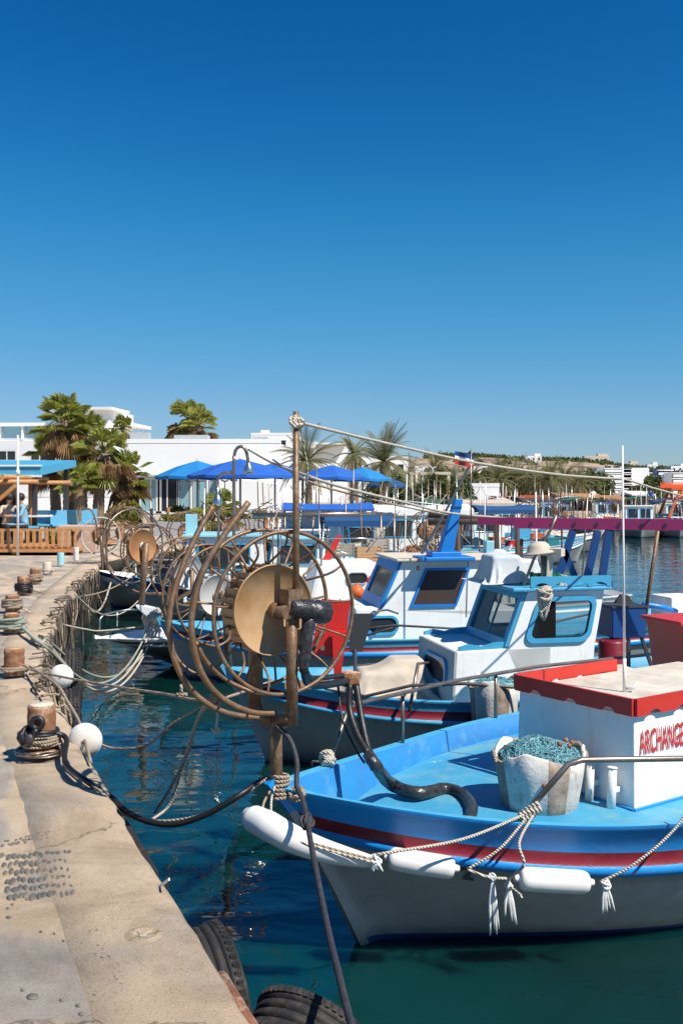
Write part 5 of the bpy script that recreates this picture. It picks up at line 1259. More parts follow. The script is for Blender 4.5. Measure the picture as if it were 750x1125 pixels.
p, t = wall_pt(11.2, .22, .35); tyre(p, (t.y, -t.x, 0), .36, .22, 'black tyre in the shade of the ropes beside the squat bollard')
p, t = wall_pt(9.6, .2, .25); tyre(p, (t.y, -t.x, 0), .33, .22, 'black tyre below the pale green rope, nearer than its neighbour')
b = MB(); q, t = wall_pt(3.52, .03, .76); q2, _ = wall_pt(3.2, .05, .72)
b.tube([q, q2, q2+(q2-q)*.4], .045, 18); b.build('rusty_pipe', 'rust', None, 'rust red pipe lying along the quay wall above the tyres', 'pipe')
b = MB(); q, t = wall_pt(5.5, .06, .64); q2, _ = wall_pt(4.55, .06, .66); b.bar(q, q2, .05, .18, up=UP); b.build('rubber_strip', 'rubber', None, 'dark rubber fender strip fixed to the quay wall below the pebble patch', 'fender strip')
b = MB(); b.bar(G(165,974,.86)+V((0,0,-.03)), W(186,966,3.95), .006, .010); b.build('metal_rod', 'float_white', None, 'short pale rod sticking out over the water from the quay edge', 'rod')
# pebble inlay
rg = random.Random(4); b = MB()
def peb(px, py, l_, w_, a=0.0):
    p = G(px, py, QZ+.0015); o = len(b.v); b.ball((0,0,0), 1, (1,1,1), 10, 6); mt = Matrix.Rotation(a+rg.uniform(-.12,.12), 3, 'Z'); k_ = rg.uniform(.8,1.2)
    for i in range(o, len(b.v)): q = b.v[i]; b.v[i] = p+mt @ V((q.x*w_*k_, q.y*l_*rg.uniform(.97,1.03), q.z*.0055))
for row in range(6):
    for k in range(13):
        px = 3+k*6.2+row*1.6+rg.uniform(-1.3,1.3); 
        if px < 77+row*1.2: peb(px, 941+row*9.0-px*.05+rg.uniform(-1.5,1.5), .036*rg.uniform(.7,1.15), .0115*rg.uniform(.8,1.2), .30)
for _ in range(38): px = rg.uniform(2, 55); peb(px, 932-px*.2-rg.uniform(0,8), .010, .007)
for px, py, s_ in ((10,1008,.012),(9,998,.008),(14,994,.008),(108,1040,.013),(113,1044,.012),(105,1049,.010),(112,1053,.012),(120,1052,.012),(99,1024,.007),(107,1023,.008),(90,1114,.012),(36,1095,.020),(25,1088,.009),(68,1099,.009),(86,1105,.009),(104,1094,.009),(128,1077,.010),(126,1074,.008),(133,1082,.009),(60,1026,.006),(45,1024,.007),(70,1034,.006),(20,985,.008),(30,988,.008)): peb(px, py, s_*1.1, s_*.75, 1.0)
b.build('pebble_inlay', 'pebble', None, 'dark pebbles set on edge in the tan mortar of the quay', 'pebbles', kind='stuff')
b = MB()
c = G(158,1020,QZ+.03); c.z = QZ+.008; b.lathe(c, UP, [(.0,.001),(.045,.003),(.050,.006),(.054,.001),(.066,.003),(.072,-.003)], n=40, cap=False); b.build('cut_bollard_stump', 'kerb', None, 'round stump of a cut off post filled with pale rubble in the kerb', 'post stump')
b = MB(); rg = random.Random(9)
for k in range(22): a = rg.uniform(0,6.28); r_ = rg.uniform(0,.038); b.ball(c+V((r_*math.cos(a), r_*math.sin(a), .004)), rg.uniform(.006,.013), (1,1,.35), 8, 6)
b.build('rubble_fill', 'sand', None, 'pale stone chips inside the cut off post stump', 'rubble', kind='stuff')
# ------------------------------------------------------------------ ropes
HB = wl(A, V((.05,0,.97)))
rope('mooring_hose', [p1+V((.09,-.03,.13)), p1+V((.16,-.05,.10)), G(72,838,QZ+.06), G(95,858,QZ+.05), W(118,872,5.42), W(140,892,5.3), W(165,903,5.2), W(195,905,5.15), W(230,893,5.12), W(262,874,5.12), W(284,860,HB.y), HB+V((-.03,-.03,.03))], .016, 'black', 'thick black mooring line sagging from the strapped bollard to the nearest bow', 'mooring line')
rope('mooring_rope', [p1+V((.10,.0,.06)), G(80,845,QZ+.04), G(108,868,QZ+.02), W(125,885,5.35), W(150,900,5.25), W(200,900,5.2), W(250,884,5.14), HB+V((-.03,.0,.05))], .007, 'rope', 'thin brown line running along the thick black mooring line', 'rope')
bowknot = HB+V((0,0,-.02))
b = MB(); 
for k in range(6): b.ring(bowknot+V((.0,0,-.05+.022*k)), (.1*(k%3-1),.1,1), .045, .011, 24, 6)
knot(b, bowknot+V((.10,-.04,-.03)), .035, 5, 4); b.build('rope_binding', 'rope', None, 'beige rope turns bound round the foot of the bow post', 'rope')
rope('mooring_hose', [W(303,797,5.1), W(318,812,5.05), W(326,836,5.0), W(326,862,4.95), W(333,880,4.85), W(337,900,4.7), W(345,945,4.35), W(360,1020,3.8), W(372,1070,3.4), W(386,1125,3.05), V((.13,2.3,.93)), V((.05,1.7,.93))], .0135, 'navy_strap', 'flat dark strap hanging from the bow post down to the bottom of the picture', 'mooring line', extra=lambda b: knot(b, W(337,902,4.68), .03, 5, 2))
# fender lanyards on boat A
rope('fender_rope', [bowknot+V((-.04,-.02,.0)), W(289,885,5.05), W(292,905,4.98), W(300,914,4.90), W(330,922,4.83), W(370,934,4.83), W(408,944,4.85)], .007, 'rope', 'brown lanyard running along the top of the long bent fender', 'rope')
rope('fender_rope', [bowknot+V((-.02,-.03,.02)), W(298,880,5.03), W(300,905,4.93), W(312,918,4.84), W(350,931,4.81), W(412,948,4.84)], .006, 'rope_pale', 'pale lanyard beside the brown one above the long bent fender', 'rope')
rk = wl(A, gw(hA,.97,-1,.05))
b = MB(); 
for k in range(6): b.ring(rk+V((.016*k-.04,0,.012*k-.03)), (1,.2,.5), .026, .010, 16, 6)
b.build('rope_knot', 'rope_pale', None, 'rope turns lashed round the foot of the bow rail beside the basket', 'rope')
j1 = f2[-1]+V((.04,-.01,0)); j2 = f3[0]+V((-.04,-.01,0)); j3 = f3[-1]+V((.03,0,0)); j0 = V(f2[0])+V((-.03,0,0))
rope('fender_rope', [rk, rk.lerp(W(430,936,4.85), .5)+V((0,-.02,-.03)), W(430,936,4.86), W(408,940,4.88)], .008, 'rope_pale', 'pale rope from the bow rail knot to the tip of the long bent fender', 'rope')
rope('fender_rope', [rk+V((0,-.01,0)), rk.lerp(j1,.5)+V((-.0,-.05,-.02)), j1], .0075, 'rope_pale', 'pale rope dropping from the bow rail knot to the short fender', 'rope')
rope('fender_rope', [rk+V((.02,-.01,0)), W(570,925,5.02), W(575,950,4.95), j2+V((.0,-.04,.0)), W(573,985,4.9)], .0075, 'rope_pale', 'pale rope looping from the bow rail knot past the stubby fender', 'rope')
rope('fender_rope', [j1, (j1+j2)/2+V((0,-.04,-.0)), j2], .0075, 'rope_pale', 'straight pale rope joining the short fender and the stubby fender', 'rope')
pr_ = wl(A, gw(hA,1.85,-1,.0))
rope('fender_rope', [j3, j3.lerp(W(748,902,5.2),.35)+V((0,-.03,-.02)), j3.lerp(W(748,902,5.2),.75)+V((0,-.02,-.02)), W(750,898,5.22), W(760,870,5.25)], .0075, 'rope_pale', 'pale rope rising from the stubby fender to the rail at the right edge', 'rope')
def frayed(p, ln, label, seed, m='float_white', n=6, gr='frayed rope ends on the fenders'):
    rg = random.Random(seed); b = MB(); knot(b, p, .018, 4, seed)
    for k in range(n): x = rg.uniform(-.02,.02); b.tube([V(p), V(p)+V((x,-.008,-ln*.4)), V(p)+V((x*1.6+.01,-.006,-ln*rg.uniform(.75,1)))], [.007,.009,.004], 5, spline=3)
    b.build('frayed_rope_end', m, None, label, 'rope', gr)
frayed(j1.lerp(j2,.62)+V((0,-.03,0)), .30, 'longest frayed white rope end, left of the stubby fender', 1)
frayed(j2+V((.0,-.06,-.01)), .20, 'frayed white rope end hanging at the left tip of the stubby fender', 2)
frayed(j3+V((.03,-.02,0)), .16, 'frayed white rope end hanging right of the stubby fender', 3)
frayed(W(412,944,4.86), .06, 'short frayed white knot between the two left fenders', 4, n=8)
rope('deck_rope', [wl(A, gw(hA,.62,1,.02)), G(343,838,.80), G(350,856,.62), G(362,863,.60), G(378,866,.60)], .008, 'rope_pale', 'pale rope end lying on the blue foredeck by the far rail', 'rope', extra=lambda b: knot(b, wl(A, gw(hA,.62,1,.04)), .04, 6, 8))
# lines from the quay to hauler A and the water
rp = W(234,769,5.6)
rope('mooring_rope', sag(bps[1]+V((.09,0,.05)), rp, .02)+[W(300,748,6.4)], .009, 'rope', 'taut brown line from the flat topped bollard to the big net wheel', 'rope', extra=lambda b: (knot(b, rp, .035, 5, 3), b.tube([W(200,762,5.9), W(199,752,5.9)], .009, 6), b.tube([W(194,763,5.9), W(206,763,5.9)], .012, 6)))
rope('hanging_rope', [rp, W(222,780,5.65), W(210,810,5.8), W(198,850,6.0), W(186,885,6.1), W(160,905,6.0)], .009, 'rope_pale', 'pale rope hanging from the knot by the net wheel down to the water', 'rope')
rope('hanging_rope', [rp+V((.01,0,0)), W(218,790,5.65), W(205,830,5.8), W(186,868,5.9), W(170,893,6.0)], .008, 'rope', 'brown rope twin of the pale rope hanging down to the water', 'rope')
rope('hanging_rope', [rp, W(239,780,5.6), W(238,795,5.58), W(237,801,5.58)], .007, 'rope_pale', 'short pale rope end below the knot by the net wheel', 'rope', extra=lambda b: knot(b, W(237,801,5.58), .018, 3, 5))
rope('mooring_rope', [G(100,800,.95), W(112,818,6.4), W(140,823,6.2), W(165,816,6.0), W(190,795,5.8), rp], .008, 'rope', 'slack brown line from the stained float up to the knot by the net wheel', 'rope')
rope('mooring_rope', [bps[1]+V((.1,.1,.05)), W(62,752,7.3), W(74,770,7.1), W(88,795,6.7), G(100,838,.92)], .010, 'rope', 'brown rope lying over the kerb edge between the two near bollards', 'rope')
bd = W(168,678,14.0)
for i, (s_, off, m_) in enumerate(((.60,0,'rope_green'),(.66,.10,'rope_pale'),(.72,-.08,'rope_pale'),(.55,.18,'rope_green'))):
    rope('mooring_rope', [bps[2]+V((.1,0,.06)), G(40+i*2,704,QZ+.06), G(52,712-i*3,QZ+.02)]+[q for q in sag(G(56,713-i*4,.9), bd+V((.03*i,0,-.05*i)), s_, 8)][1:], .014, m_, ['third, pale green','second, cream','lowest, cream','topmost, pale green'][i]+' line of the sagging bundle to the motorboat', 'rope', 'sagging lines to the small motorboat')
b = MB(); knot(b, bd, .10, 9, 6)
for k in range(5): b.tube([bd+V((.03*k-.06,-.02,0)), bd+V((.05*k-.1,-.03,-.2)), bd+V((.04*k-.1,-.03,-.34-.03*k))], .012, 6, spline=3)
b.build('rope_knot', 'rope_pale', None, 'big pale knot of mooring lines on the bow of the small motorboat', 'rope')
rope('mooring_rope', sag(bps[3]+V((.1,0,.04)), W(112,693,13.5), .06)+[W(160,688,13.9)], .010, 'rope_pale', 'pale line from the squat bollard to the bow rail of the small motorboat', 'rope')
rope('mooring_rope', sag(bps[4]+V((.1,0,.06)), W(150,630,19), .25), .012, 'rope', 'brown line from the fourth bollard toward the white boats', 'rope')
rope('mooring_rope', sag(G(85,640,.95), W(122,640,20.5), .55), .018, 'rope_pale', 'pale slack loop hanging over the kerb below the blue banded bow', 'rope')
rope('mooring_rope', sag(G(82,652,.9), W(170,634,18), .5), .010, 'rope_pale', 'thin pale line crossing the blue banded hull', 'rope')
rg = random.Random(77)
for i in range(56):
    y = rg.uniform(7.2, 20); p, t = edge_at(y); o = V((t.y, -t.x, 0))
    a = p-o*rg.uniform(.0,.16)+UP*.03; r_ = rg.uniform(.004,.010)
    pts = [a, p+o*.03+UP*.03, p+o*.07-UP*.15+t*rg.uniform(-.2,.2), p+o*.08-UP*rg.uniform(.3,.5)+t*rg.uniform(-.4,.4), p+o*rg.uniform(.08,.22)-UP*rg.uniform(.45,.95)+t*rg.uniform(-.6,.6)]
    if rg.random() < .45: pts = pts[:-1]+[p+o*.08-UP*.3+t*rg.uniform(.5,.9), p+o*.03+UP*.02+t*1.3]
    rope('wall_rope', pts, r_, rg.choice(['rope_old','rope_old','rope','rope_old','rubber','rope_old']), 'old rope hanging over the shaded quay wall among many others', 'rope', 'old ropes hanging over the quay wall', sub=4, n=6)
for i in range(22):
    y = rg.uniform(7.6, 19); p, t = edge_at(y); o = V((t.y, -t.x, 0)); s_ = rg.choice((-1, 1))
    a = p-o*rg.uniform(.0,.12)+UP*.05; c_ = a+t*rg.uniform(.4,1.1)+o*rg.uniform(-.02,.1)
    rope('kerb_rope', [a, a.lerp(c_,.33)-o*.05+UP*-.005, a.lerp(c_,.66)+o*.06-UP*.02, c_-UP*.03], rg.uniform(.006,.012), rg.choice(['rope_old','rope','rope_old']), 'old rope lying tangled along the kerb edge', 'rope', 'old ropes lying along the kerb edge', sub=5, n=6)
# long lines overhead
mt = PO(325, 463, .11)
rope('overhead_rope', [mt, W(345,468,5.3), W(420,486,5.9), W(520,508,6.6), W(610,521,7.4), W(660,525,7.9), W(687,527,8.2), W(720,537,9), W(770,549,10), W(850,560,11)], .009, 'rope_pale', 'thick pale rope running from the tall mast pole out to the right', 'rope', extra=lambda b: (knot(b, mt, .03, 6, 2),))
rope('overhead_rope', [W(273,494,13.6), W(300,509,11), W(335,522,8.4), W(375,535,8.8), W(440,551,10.5), W(490,563,12.5), W(540,568,14), W(566,570,14.2)], .014, 'rope_pale', 'thick pale rope from the goose neck lamp to the dark frame beam', 'rope')
rope('overhead_rope', [W(300,505,11), W(335,527,8.6), W(378,541,9), W(440,556,10.5), W(492,566,12.6)], .010, 'rope', 'thinner brown rope sagging just under the rope to the dark frame', 'rope')
rope('halyard', [mt+V((.02,0,-.02)), W(334,492,5.12), W(338,520,5.12), W(331,560,5.15), W(326,600,5.1)], .004, 'rope_green', 'thin green halyard hanging beside the tall mast pole', 'rope')
rope('stay_rope', [W(517,508,12.5), W(490,560,12.9), W(463,608,13.2)], .018, 'rope_pale', 'pale stay running from the small flag down to the wheelhouse roof', 'rope')
rope('stay_rope', [W(440,560,12.9), W(402,607,13.1)], .008, 'rope_pale', 'thin pale stay left of the bright blue crane', 'rope')
# flag
e = empty('flag', W(517,520,12.5), 0, 'small red white and blue flag above the bright blue crane', 'flag')
b = MB(); b.tube([(0,0,-.9), (0,0,.30)], .01, 6); b.build('flag_staff', 'steel_pipe', e)
b = MB(); 
fy = lambda u, v: V((-.20+.24*u, .03*math.sin(u*8), .12+.16*v-.06*u))
for i, (v0, v1) in enumerate(((0,.33),(.33,.66),(.66,1))): b.mat(i).grid(lambda u, v: fy(u, v0+(v1-v0)*v), 12, 2)
b.build('flag_cloth', ['red','white','dark_blue'], e)

# ------------------------------------------------------------------ palms and planting
def trunk_mesh(h, r0, r1, lean=.0, rings=14, seed=0):
    rg = random.Random(seed); b = MB(); pts = []; rs = []
    for i in range(rings*2+1):
        t = i/(rings*2); pts.append(V((lean*t*t, 0, h*t))); rs.append((r0+(r1-r0)*t)*(1.06 if i % 2 else .96)*rg.uniform(.97,1.03))
    b.tube(pts, rs, 12); return b
def fan_crown(b, c, n, ll, seed, dry=.3, lo=-.9):
    rg = random.Random(seed); c = V(c)
    for i in range(n):
        el = rg.uniform(lo, 1.35); az = rg.uniform(0, 2*PI); d = V((math.cos(az)*math.cos(el), math.sin(az)*math.cos(el), math.sin(el)))
        L_ = ll*rg.uniform(.8,1.2); isdry = (el < -.2 and rg.random() < dry*2.2) or (seed in (3,6) and el < .6 and rg.random() < .45)
        b.mat(1 if isdry else 0)
        st = c+d*L_*.55+V((0,0,-.05 if el > 0 else -.2*L_)); b.tube([c, c+d*L_*.3, st], [.025,.02,.015], 3, caps=False)
        s_ = d.cross(UP); s_ = s_.normalized() if s_.length > .1 else V((1,0,0)); up = s_.cross(d).normalized()
        droop = rg.uniform(.2,.5)*(2 if isdry else 1)
        for k in range(17):
            a = (k/16-.5)*2.9; r_ = L_*.55*(1-.18*abs(a)); dd = d*math.cos(a)+s_*math.sin(a)
            p1_ = st+dd*r_*.55+up*.04*math.cos(k*PI); p2_ = st+dd*r_-UP*droop*r_*.8
            w_ = (s_*math.cos(a)-d*math.sin(a))*.030*L_
            b.add([st, p1_+w_, p2_, p1_-w_], [(0,1,2),(0,2,3)])
def fan_palm(x, y, h, crown, n, label, seed, r0=.28, skirt=True, group='fan palms behind the quay'):
    e = empty('palm_tree', V((x, y, QZ)), 0, label, 'palm tree', group)
    trunk_mesh(h, r0, r0*.7, rnd(seed), 16, seed).build('trunk', 'trunk', e)
    b = MB(); fan_crown(b, (rnd(seed), 0, h), n, crown, seed, lo=-1.15 if skirt else -.4)
    if skirt:
        rg = random.Random(seed); b.mat(1)
        for _ in range(120):
            az = rg.uniform(0,6.28); z = h-rg.uniform(.2,crown*.9); q = V((rnd(seed)+.2*math.cos(az), .2*math.sin(az), z)); o = V((math.cos(az), math.sin(az), 0))
            L_ = crown*rg.uniform(.25,.5); s_ = V((-o.y, o.x, 0))
            for k in (-1,0,1): b.add([q, q+o*L_*.5+s_*k*.15-UP*L_*.5+s_*.04, q+o*L_*.6+s_*k*.3-UP*L_*1.2], [(0,1,2)])
    b.build('crown', ['fan_leaf','fan_dry'], e, fix=False); return e
def rnd(s): return random.Random(s*13).uniform(-.5,.5)
def px_x(px, y): return (px-375)/F*y
def zpx(py, y): return H-(py-HY)/F*y
fan_palm(px_x(76,46), 46, zpx(462,46)-QZ, 1.45, 52, 'tallest fan palm of the left cluster, beside the blue awning', 1)
fan_palm(px_x(108,44), 44, zpx(498,44)-QZ, 1.3, 46, 'middle fan palm of the left cluster, right of the tallest one', 2)
fan_palm(px_x(62,48), 48, zpx(500,48)-QZ, 1.35, 46, 'fan palm with many dry brown fronds low in the left cluster', 3)
fan_palm(px_x(128,45), 45, zpx(520,45)-QZ, 1.1, 40, 'small low fan palm at the right of the left cluster', 4)
fan_palm(px_x(90,46.5), 46.5, zpx(482,46.5)-QZ, 1.4, 48, 'fan palm between the tallest one and its right neighbour', 15)
fan_palm(px_x(88,43), 43, zpx(528,43)-QZ, 1.1, 36, 'low bushy fan palm in front of the left cluster trunks', 14, skirt=False)
fan_palm(px_x(137,78), 78, zpx(472,78)-QZ, 1.25, 34, 'lone small fan palm rising behind the white restaurant roof', 5, skirt=False)
fan_palm(px_x(201,76), 76, zpx(460,76)-QZ, 1.7, 64, 'fan palm with thick brown skirt above the long white building', 6)
fan_palm(px_x(224,74), 74, zpx(468,74)-QZ, 1.6, 54, 'greener fan palm right of the brown skirted one', 7)
fan_palm(px_x(190,77), 77, zpx(476,77)-QZ, 1.2, 34, 'smallest fan palm left of the brown skirted one', 8)
fan_palm(px_x(250,30), 30, zpx(565,30)-QZ, .85, 36, 'low potted fan palm under the big blue umbrella', 9, r0=.12, skirt=False)
def date_crown(seed, n=44, L_=2.1, dens=26):
    rg = random.Random(seed); b = MB()
    for i in range(n):
        az = 2*PI*i/n*3.7+rg.uniform(-.3,.3); el = R(rg.uniform(-25, 80)); ln = L_*rg.uniform(.8,1.1)
        o = V((math.cos(az), math.sin(az), 0)); p = V((0,0,0)); d = (o*math.cos(el)+UP*math.sin(el)); pts = [p]
        for k in range(9):
            d = (d-UP*.10*(1+.5*math.cos(el))).normalized(); p = p+d*ln/9; pts.append(p)
        b.mat(0).tube(pts, [.035-.003*k for k in range(10)], 3, caps=False); s_ = V((-o.y, o.x, 0))
        for k in range(dens):
            t = (k+2)/(dens+2)*9; i0 = min(8, int(t)); q = pts[i0].lerp(pts[i0+1], t-i0); dr = (pts[i0+1]-pts[i0]).normalized(); ll = ln*.23*math.sin(PI*min(1, .15+.8*t/9))
            for sg in (-1, 1): tip = q+(s_*sg*.8+dr*.7-UP*.25).normalized()*ll*rg.uniform(.8,1.2); b.add([q-dr*.025, q+dr*.025, tip], [(0,1,2)])
    return b
dc = {}
def date_palm(x, y, h, L_, label, seed, r0=.3, group='date palms along the harbour front', dens=26, n=44):
    e = empty('palm_tree', V((x, y, QZ)), seed*.7, label, 'palm tree', group)
    trunk_mesh(h, r0, r0*.8, 0, 12, seed).build('trunk', 'trunk', e)
    key = (seed % 3, L_ if dens > 20 else 0, dens)
    if key in dc: c = dc[key].copy(); col.objects.link(c); c.parent = e; c.scale = (L_/2.2,)*3 if dens <= 20 else (1,1,1)
    else:
        c = date_crown(seed, n=n, L_=L_ if dens > 20 else 2.2, dens=dens).build('crown', 'date_leaf', e, fix=False); dc[key] = c
        if dens <= 20: c.scale = (L_/2.2,)*3
    c.location = (0,0,h)
date_palm(px_x(337,50), 50, zpx(507,50)-QZ, 2.2, 'tall date palm rising behind the mast pole between blue umbrellas', 1)
date_palm(px_x(422,54), 54, zpx(508,54)-QZ, 2.5, 'biggest date palm, right of the blue umbrellas', 2)
date_palm(px_x(389,62), 62, zpx(500,62)-QZ, 1.6, 'smaller date palm behind the right blue umbrella', 3)
lbl = ['just right of the biggest date palm','fourth date palm of the row, by the pale pillars','above the small white kiosk, left','behind the flag','above the small white kiosk, right','over the orange dinghy, left','over the orange dinghy, right','in the dense middle of the row','with pale drooping fronds near the hillside gap','short one before the hotel slope','last but one of the row','last of the row, left of the white hotel']
for i, (px, py, y, L_) in enumerate(((452,524,72,1.8),(476,516,80,2.0),(498,528,76,1.8),(520,522,84,2.0),(546,528,80,2.2),(566,524,84,2.3),(586,526,82,2.2),(604,527,80,2.2),(620,524,90,2.3),(636,530,86,2.0),(652,532,92,1.7),(468,536,70,1.8))):
    date_palm(px_x(px, y), y, zpx(py, y)-QZ, L_, 'date palm '+lbl[i], 10+i, r0=.2, dens=18, n=40)
def bush(name, c, rx, ry, rz, n, s, m, label, cat, seed, group=None, kind=None):
    rg = random.Random(seed); b = MB()
    for _ in range(max(1, int(rx*2))):
        q = V(c)+V((rg.uniform(-.75,.75)*rx, rg.uniform(-.5,.5)*ry, rg.uniform(-.1,.35)*rz)); leafblob(b, q, rx/max(1,rx)*rg.uniform(.6,1.1), ry*.7, rz*.75, int(n/max(1,int(rx*2))), s, rg)
    return b.build(name, m, None, label, cat, group, kind=kind, fix=False)
bush('hedge', (px_x(172,44), 44, 1.25), 2.4, .5, .8, 3000, .09, 'hedge', 'yellow green hedge in front of the white restaurant', 'hedge', 1)
bush('hedge', (px_x(390,50), 50, 1.2), 3.0, .5, .5, 1600, .09, 'shrub', 'low green hedge under the right blue umbrella', 'hedge', 2)
bush('shrub', (px_x(82,27), 26.6, 1.15), .45, .4, .4, 700, .05, 'hedge', 'bright green plant in the pink planter at the end of the timber terrace', 'shrub', 3)
bush('hedge', (px_x(60,48), 41, 1.4), 2.2, .5, 1.0, 2600, .09, 'shrub', 'tall dark hedge behind the terrace chairs', 'hedge', 4)
sh = [(440,536,66,2.2,1.6),(470,540,68,2.4,1.5),(500,540,72,2.6,1.6),(530,543,84,3.2,1.8),(560,540,88,3.4,2.2),(590,540,88,3.4,2.2),(620,540,92,3.6,2.2),(650,541,94,3.6,2.0),(545,532,110,5,2.2),(600,533,115,6,2.2),(470,530,100,5,2.4),(706,543,110,2.5,1.2)]
for i, (px, py, y, rx, rz) in enumerate(sh):
    bush('shrub', (px_x(px, y), y, QZ+rz*.7), rx, 1.2, rz, 2600, .15, 'shrub', 'dark green shrub mass under the harbour palms', 'shrubbery', 40+i, 'shrub masses under the harbour palms')
tr_ = bush('tree', (px_x(718,300), 300, 4.0), 3.2, 2.5, 3.0, 700, .6, 'shrub', 'round dark tree between the white hotel blocks', 'tree', 60)

# ------------------------------------------------------------------ umbrellas, restaurant, buildings
def umbrella(px, y, wpx, ytop, ybot, m, label, sides=8):
    x = px_x(px, y); r_ = wpx/2/F*y; zt = zpx(ytop, y); zb_ = zpx(ybot, y)
    e = empty('umbrella', V((x, y, QZ)), .2, label, 'umbrella', 'big umbrellas of the harbour restaurant')
    b = MB(); vs = [V((0,0,zt-QZ))]; fs = []
    for ring_, (k, z) in enumerate(((.5, zt-(zt-zb_)*.40), (1.0, zb_), (1.0, zb_-.12))):
        for j in range(sides*2):
            a = PI*j/sides; q = r_*k*(1.0 if j % 2 == 0 else .955); vs.append(V((q*math.cos(a), q*math.sin(a), z-QZ-(.04*k if j % 2 else 0))))
    n = sides*2
    fs += [(0, 1+j, 1+(j+1) % n) for j in range(n)]
    for r__ in range(2): fs += [(1+r__*n+j, 1+r__*n+(j+1) % n, 1+(r__+1)*n+(j+1) % n, 1+(r__+1)*n+j) for j in range(n)]
    b.add(vs, fs); c = b.build('canopy', m, e)
    s_ = c.modifiers.new('thick', 'SOLIDIFY'); s_.thickness = .012
    b = MB(); b.cyl((0,0,0), (0,0,zt-QZ+.08), .045, n=10); b.box((0,0,.04), (.7,.7,.08)); b.build('pole', 'plaster_grey', e)
    b = MB()
    for j in range(sides): a = 2*PI*j/sides; b.bar((0,0,zt-QZ-.1), (r_*.97*math.cos(a), r_*.97*math.sin(a), zb_-QZ-.02), .03)
    b.build('ribs', 'plaster_grey', e)
umbrella(217, 42, 92, 506, 523, 'umb_sky', 'lighter sky blue umbrella, leftmost of the row')
umbrella(264, 39, 116, 504, 522, 'umb_blue', 'widest deep blue umbrella in front of the white building')
umbrella(302, 46, 70, 508, 521, 'umb_blue', 'smaller blue umbrella tucked behind the widest one')
umbrella(364, 43, 78, 511, 524, 'umb_blue', 'deep blue umbrella right of the mast pole')
umbrella(398, 52, 66, 513, 526, 'umb_sky', 'blue umbrella partly behind the one right of the mast pole')
umbrella(425, 58, 46, 524, 533, 'navy_cloth', 'dark navy umbrella beside the biggest date palm trunk')
def box_building(name, px0, px1, ytop, y, depth, m, label, floors=0, floor_px=None, cat='building', wins=None, ang=0, z0=QZ):
    x0, x1 = px_x(px0, y), px_x(px1, y); zt = zpx(ytop, y)
    e = empty(name, V(((x0+x1)/2, y, z0)), R(ang), label, cat); w_ = x1-x0; h = zt-z0
    b = MB(); b.box((0, depth/2, h/2), (w_, depth, h)); b.box((0, .15, h+.12), (w_+.06, .3, .3)); b.build('wall', m, e)
    return e, w_, h
def win_box(e, x, z, w_, h, fm='white_far', gm='glass_dark', name='window', d=.06, mull=1):
    b = MB(); t = min(.12, w_*.08)
    b.box((x, -d/2, z+h/2-t/2), (w_, d, t)); b.box((x, -d/2, z-h/2+t/2), (w_, d, t)); b.box((x-w_/2+t/2, -d/2, z), (t, d, h-2*t)); b.box((x+w_/2-t/2, -d/2, z), (t, d, h-2*t))
    for k in range(1, mull+1): b.box((x-w_/2+w_*k/(mull+1), -d/2, z), (t*.7, d*.9, h-2*t))
    f = b.build(name, fm, e); g = MB(); g.box((x, -d*.2, z), (w_-2*t, d*.3, h-2*t)); g.build('pane', gm, f); return f
# long white restaurant
e, w_, h = box_building('restaurant_building', 118, 308, 487, 62, 12, 'plaster', 'long low white restaurant with a wide parapet behind the blue umbrellas')
win_box(e, px_x(160,62)-px_x(213,62), 1.25, 2.0, 2.2, gm='glass_teal', mull=2); win_box(e, px_x(184,62)-px_x(213,62), 1.25, 1.4, 2.2)
b = MB(); b.box((px_x(176,62)-px_x(213,62), -.3, 2.45), (4.6,.7,.12)); b.build('window_canopy', 'plaster_grey', e)
for k in range(6): win_box(e, .2+1.0*k-.8, 1.2, .85, 2.1, fm='plaster_grey', gm='glass_teal' if k < 3 else 'glass_dark', mull=0)
for q_, s_ in (((-4,3.5,h+.5), (1.2,.8,.7)), ((-.7,4,h+.4), (2.2,1.2,.6)), ((3.8,4,h+.35), (1.0,.8,.5))): b = MB(); b.box(q_, s_); b.build('roof_unit', 'plaster_grey', e)
b = MB(); b.hexa([V((w_/2-3.6,-1.6,0)), V((w_/2,-1.6,0)), V((w_/2,-.02,0)), V((w_/2-3.6,-.02,0)), V((w_/2-3.6,-1.6,2.4)), V((w_/2,-1.6,1.9)), V((w_/2,-.02,3.0)), V((w_/2-3.6,-.02,3.2))]); b.build('porch', 'plaster', e)
# spot lamps on its front
for i, px in enumerate((198,208,219,247,257)):
    b = MB(); p = W(px, 529, 58); b.cyl(p, p+V((0,0,-.5)), .03, n=6); b.tube([p+V((-.2,0,.08)), p, p+V((.2,0,.08))], .05, 6); b.tube([p+V((0,0,-.5)), V((p.x, p.y, QZ))], .02, 5)
    b.build('patio_heater', 'gunmetal', None, 'slim dark patio heater standing under the blue umbrellas', 'patio heater', 'patio heaters under the umbrellas')
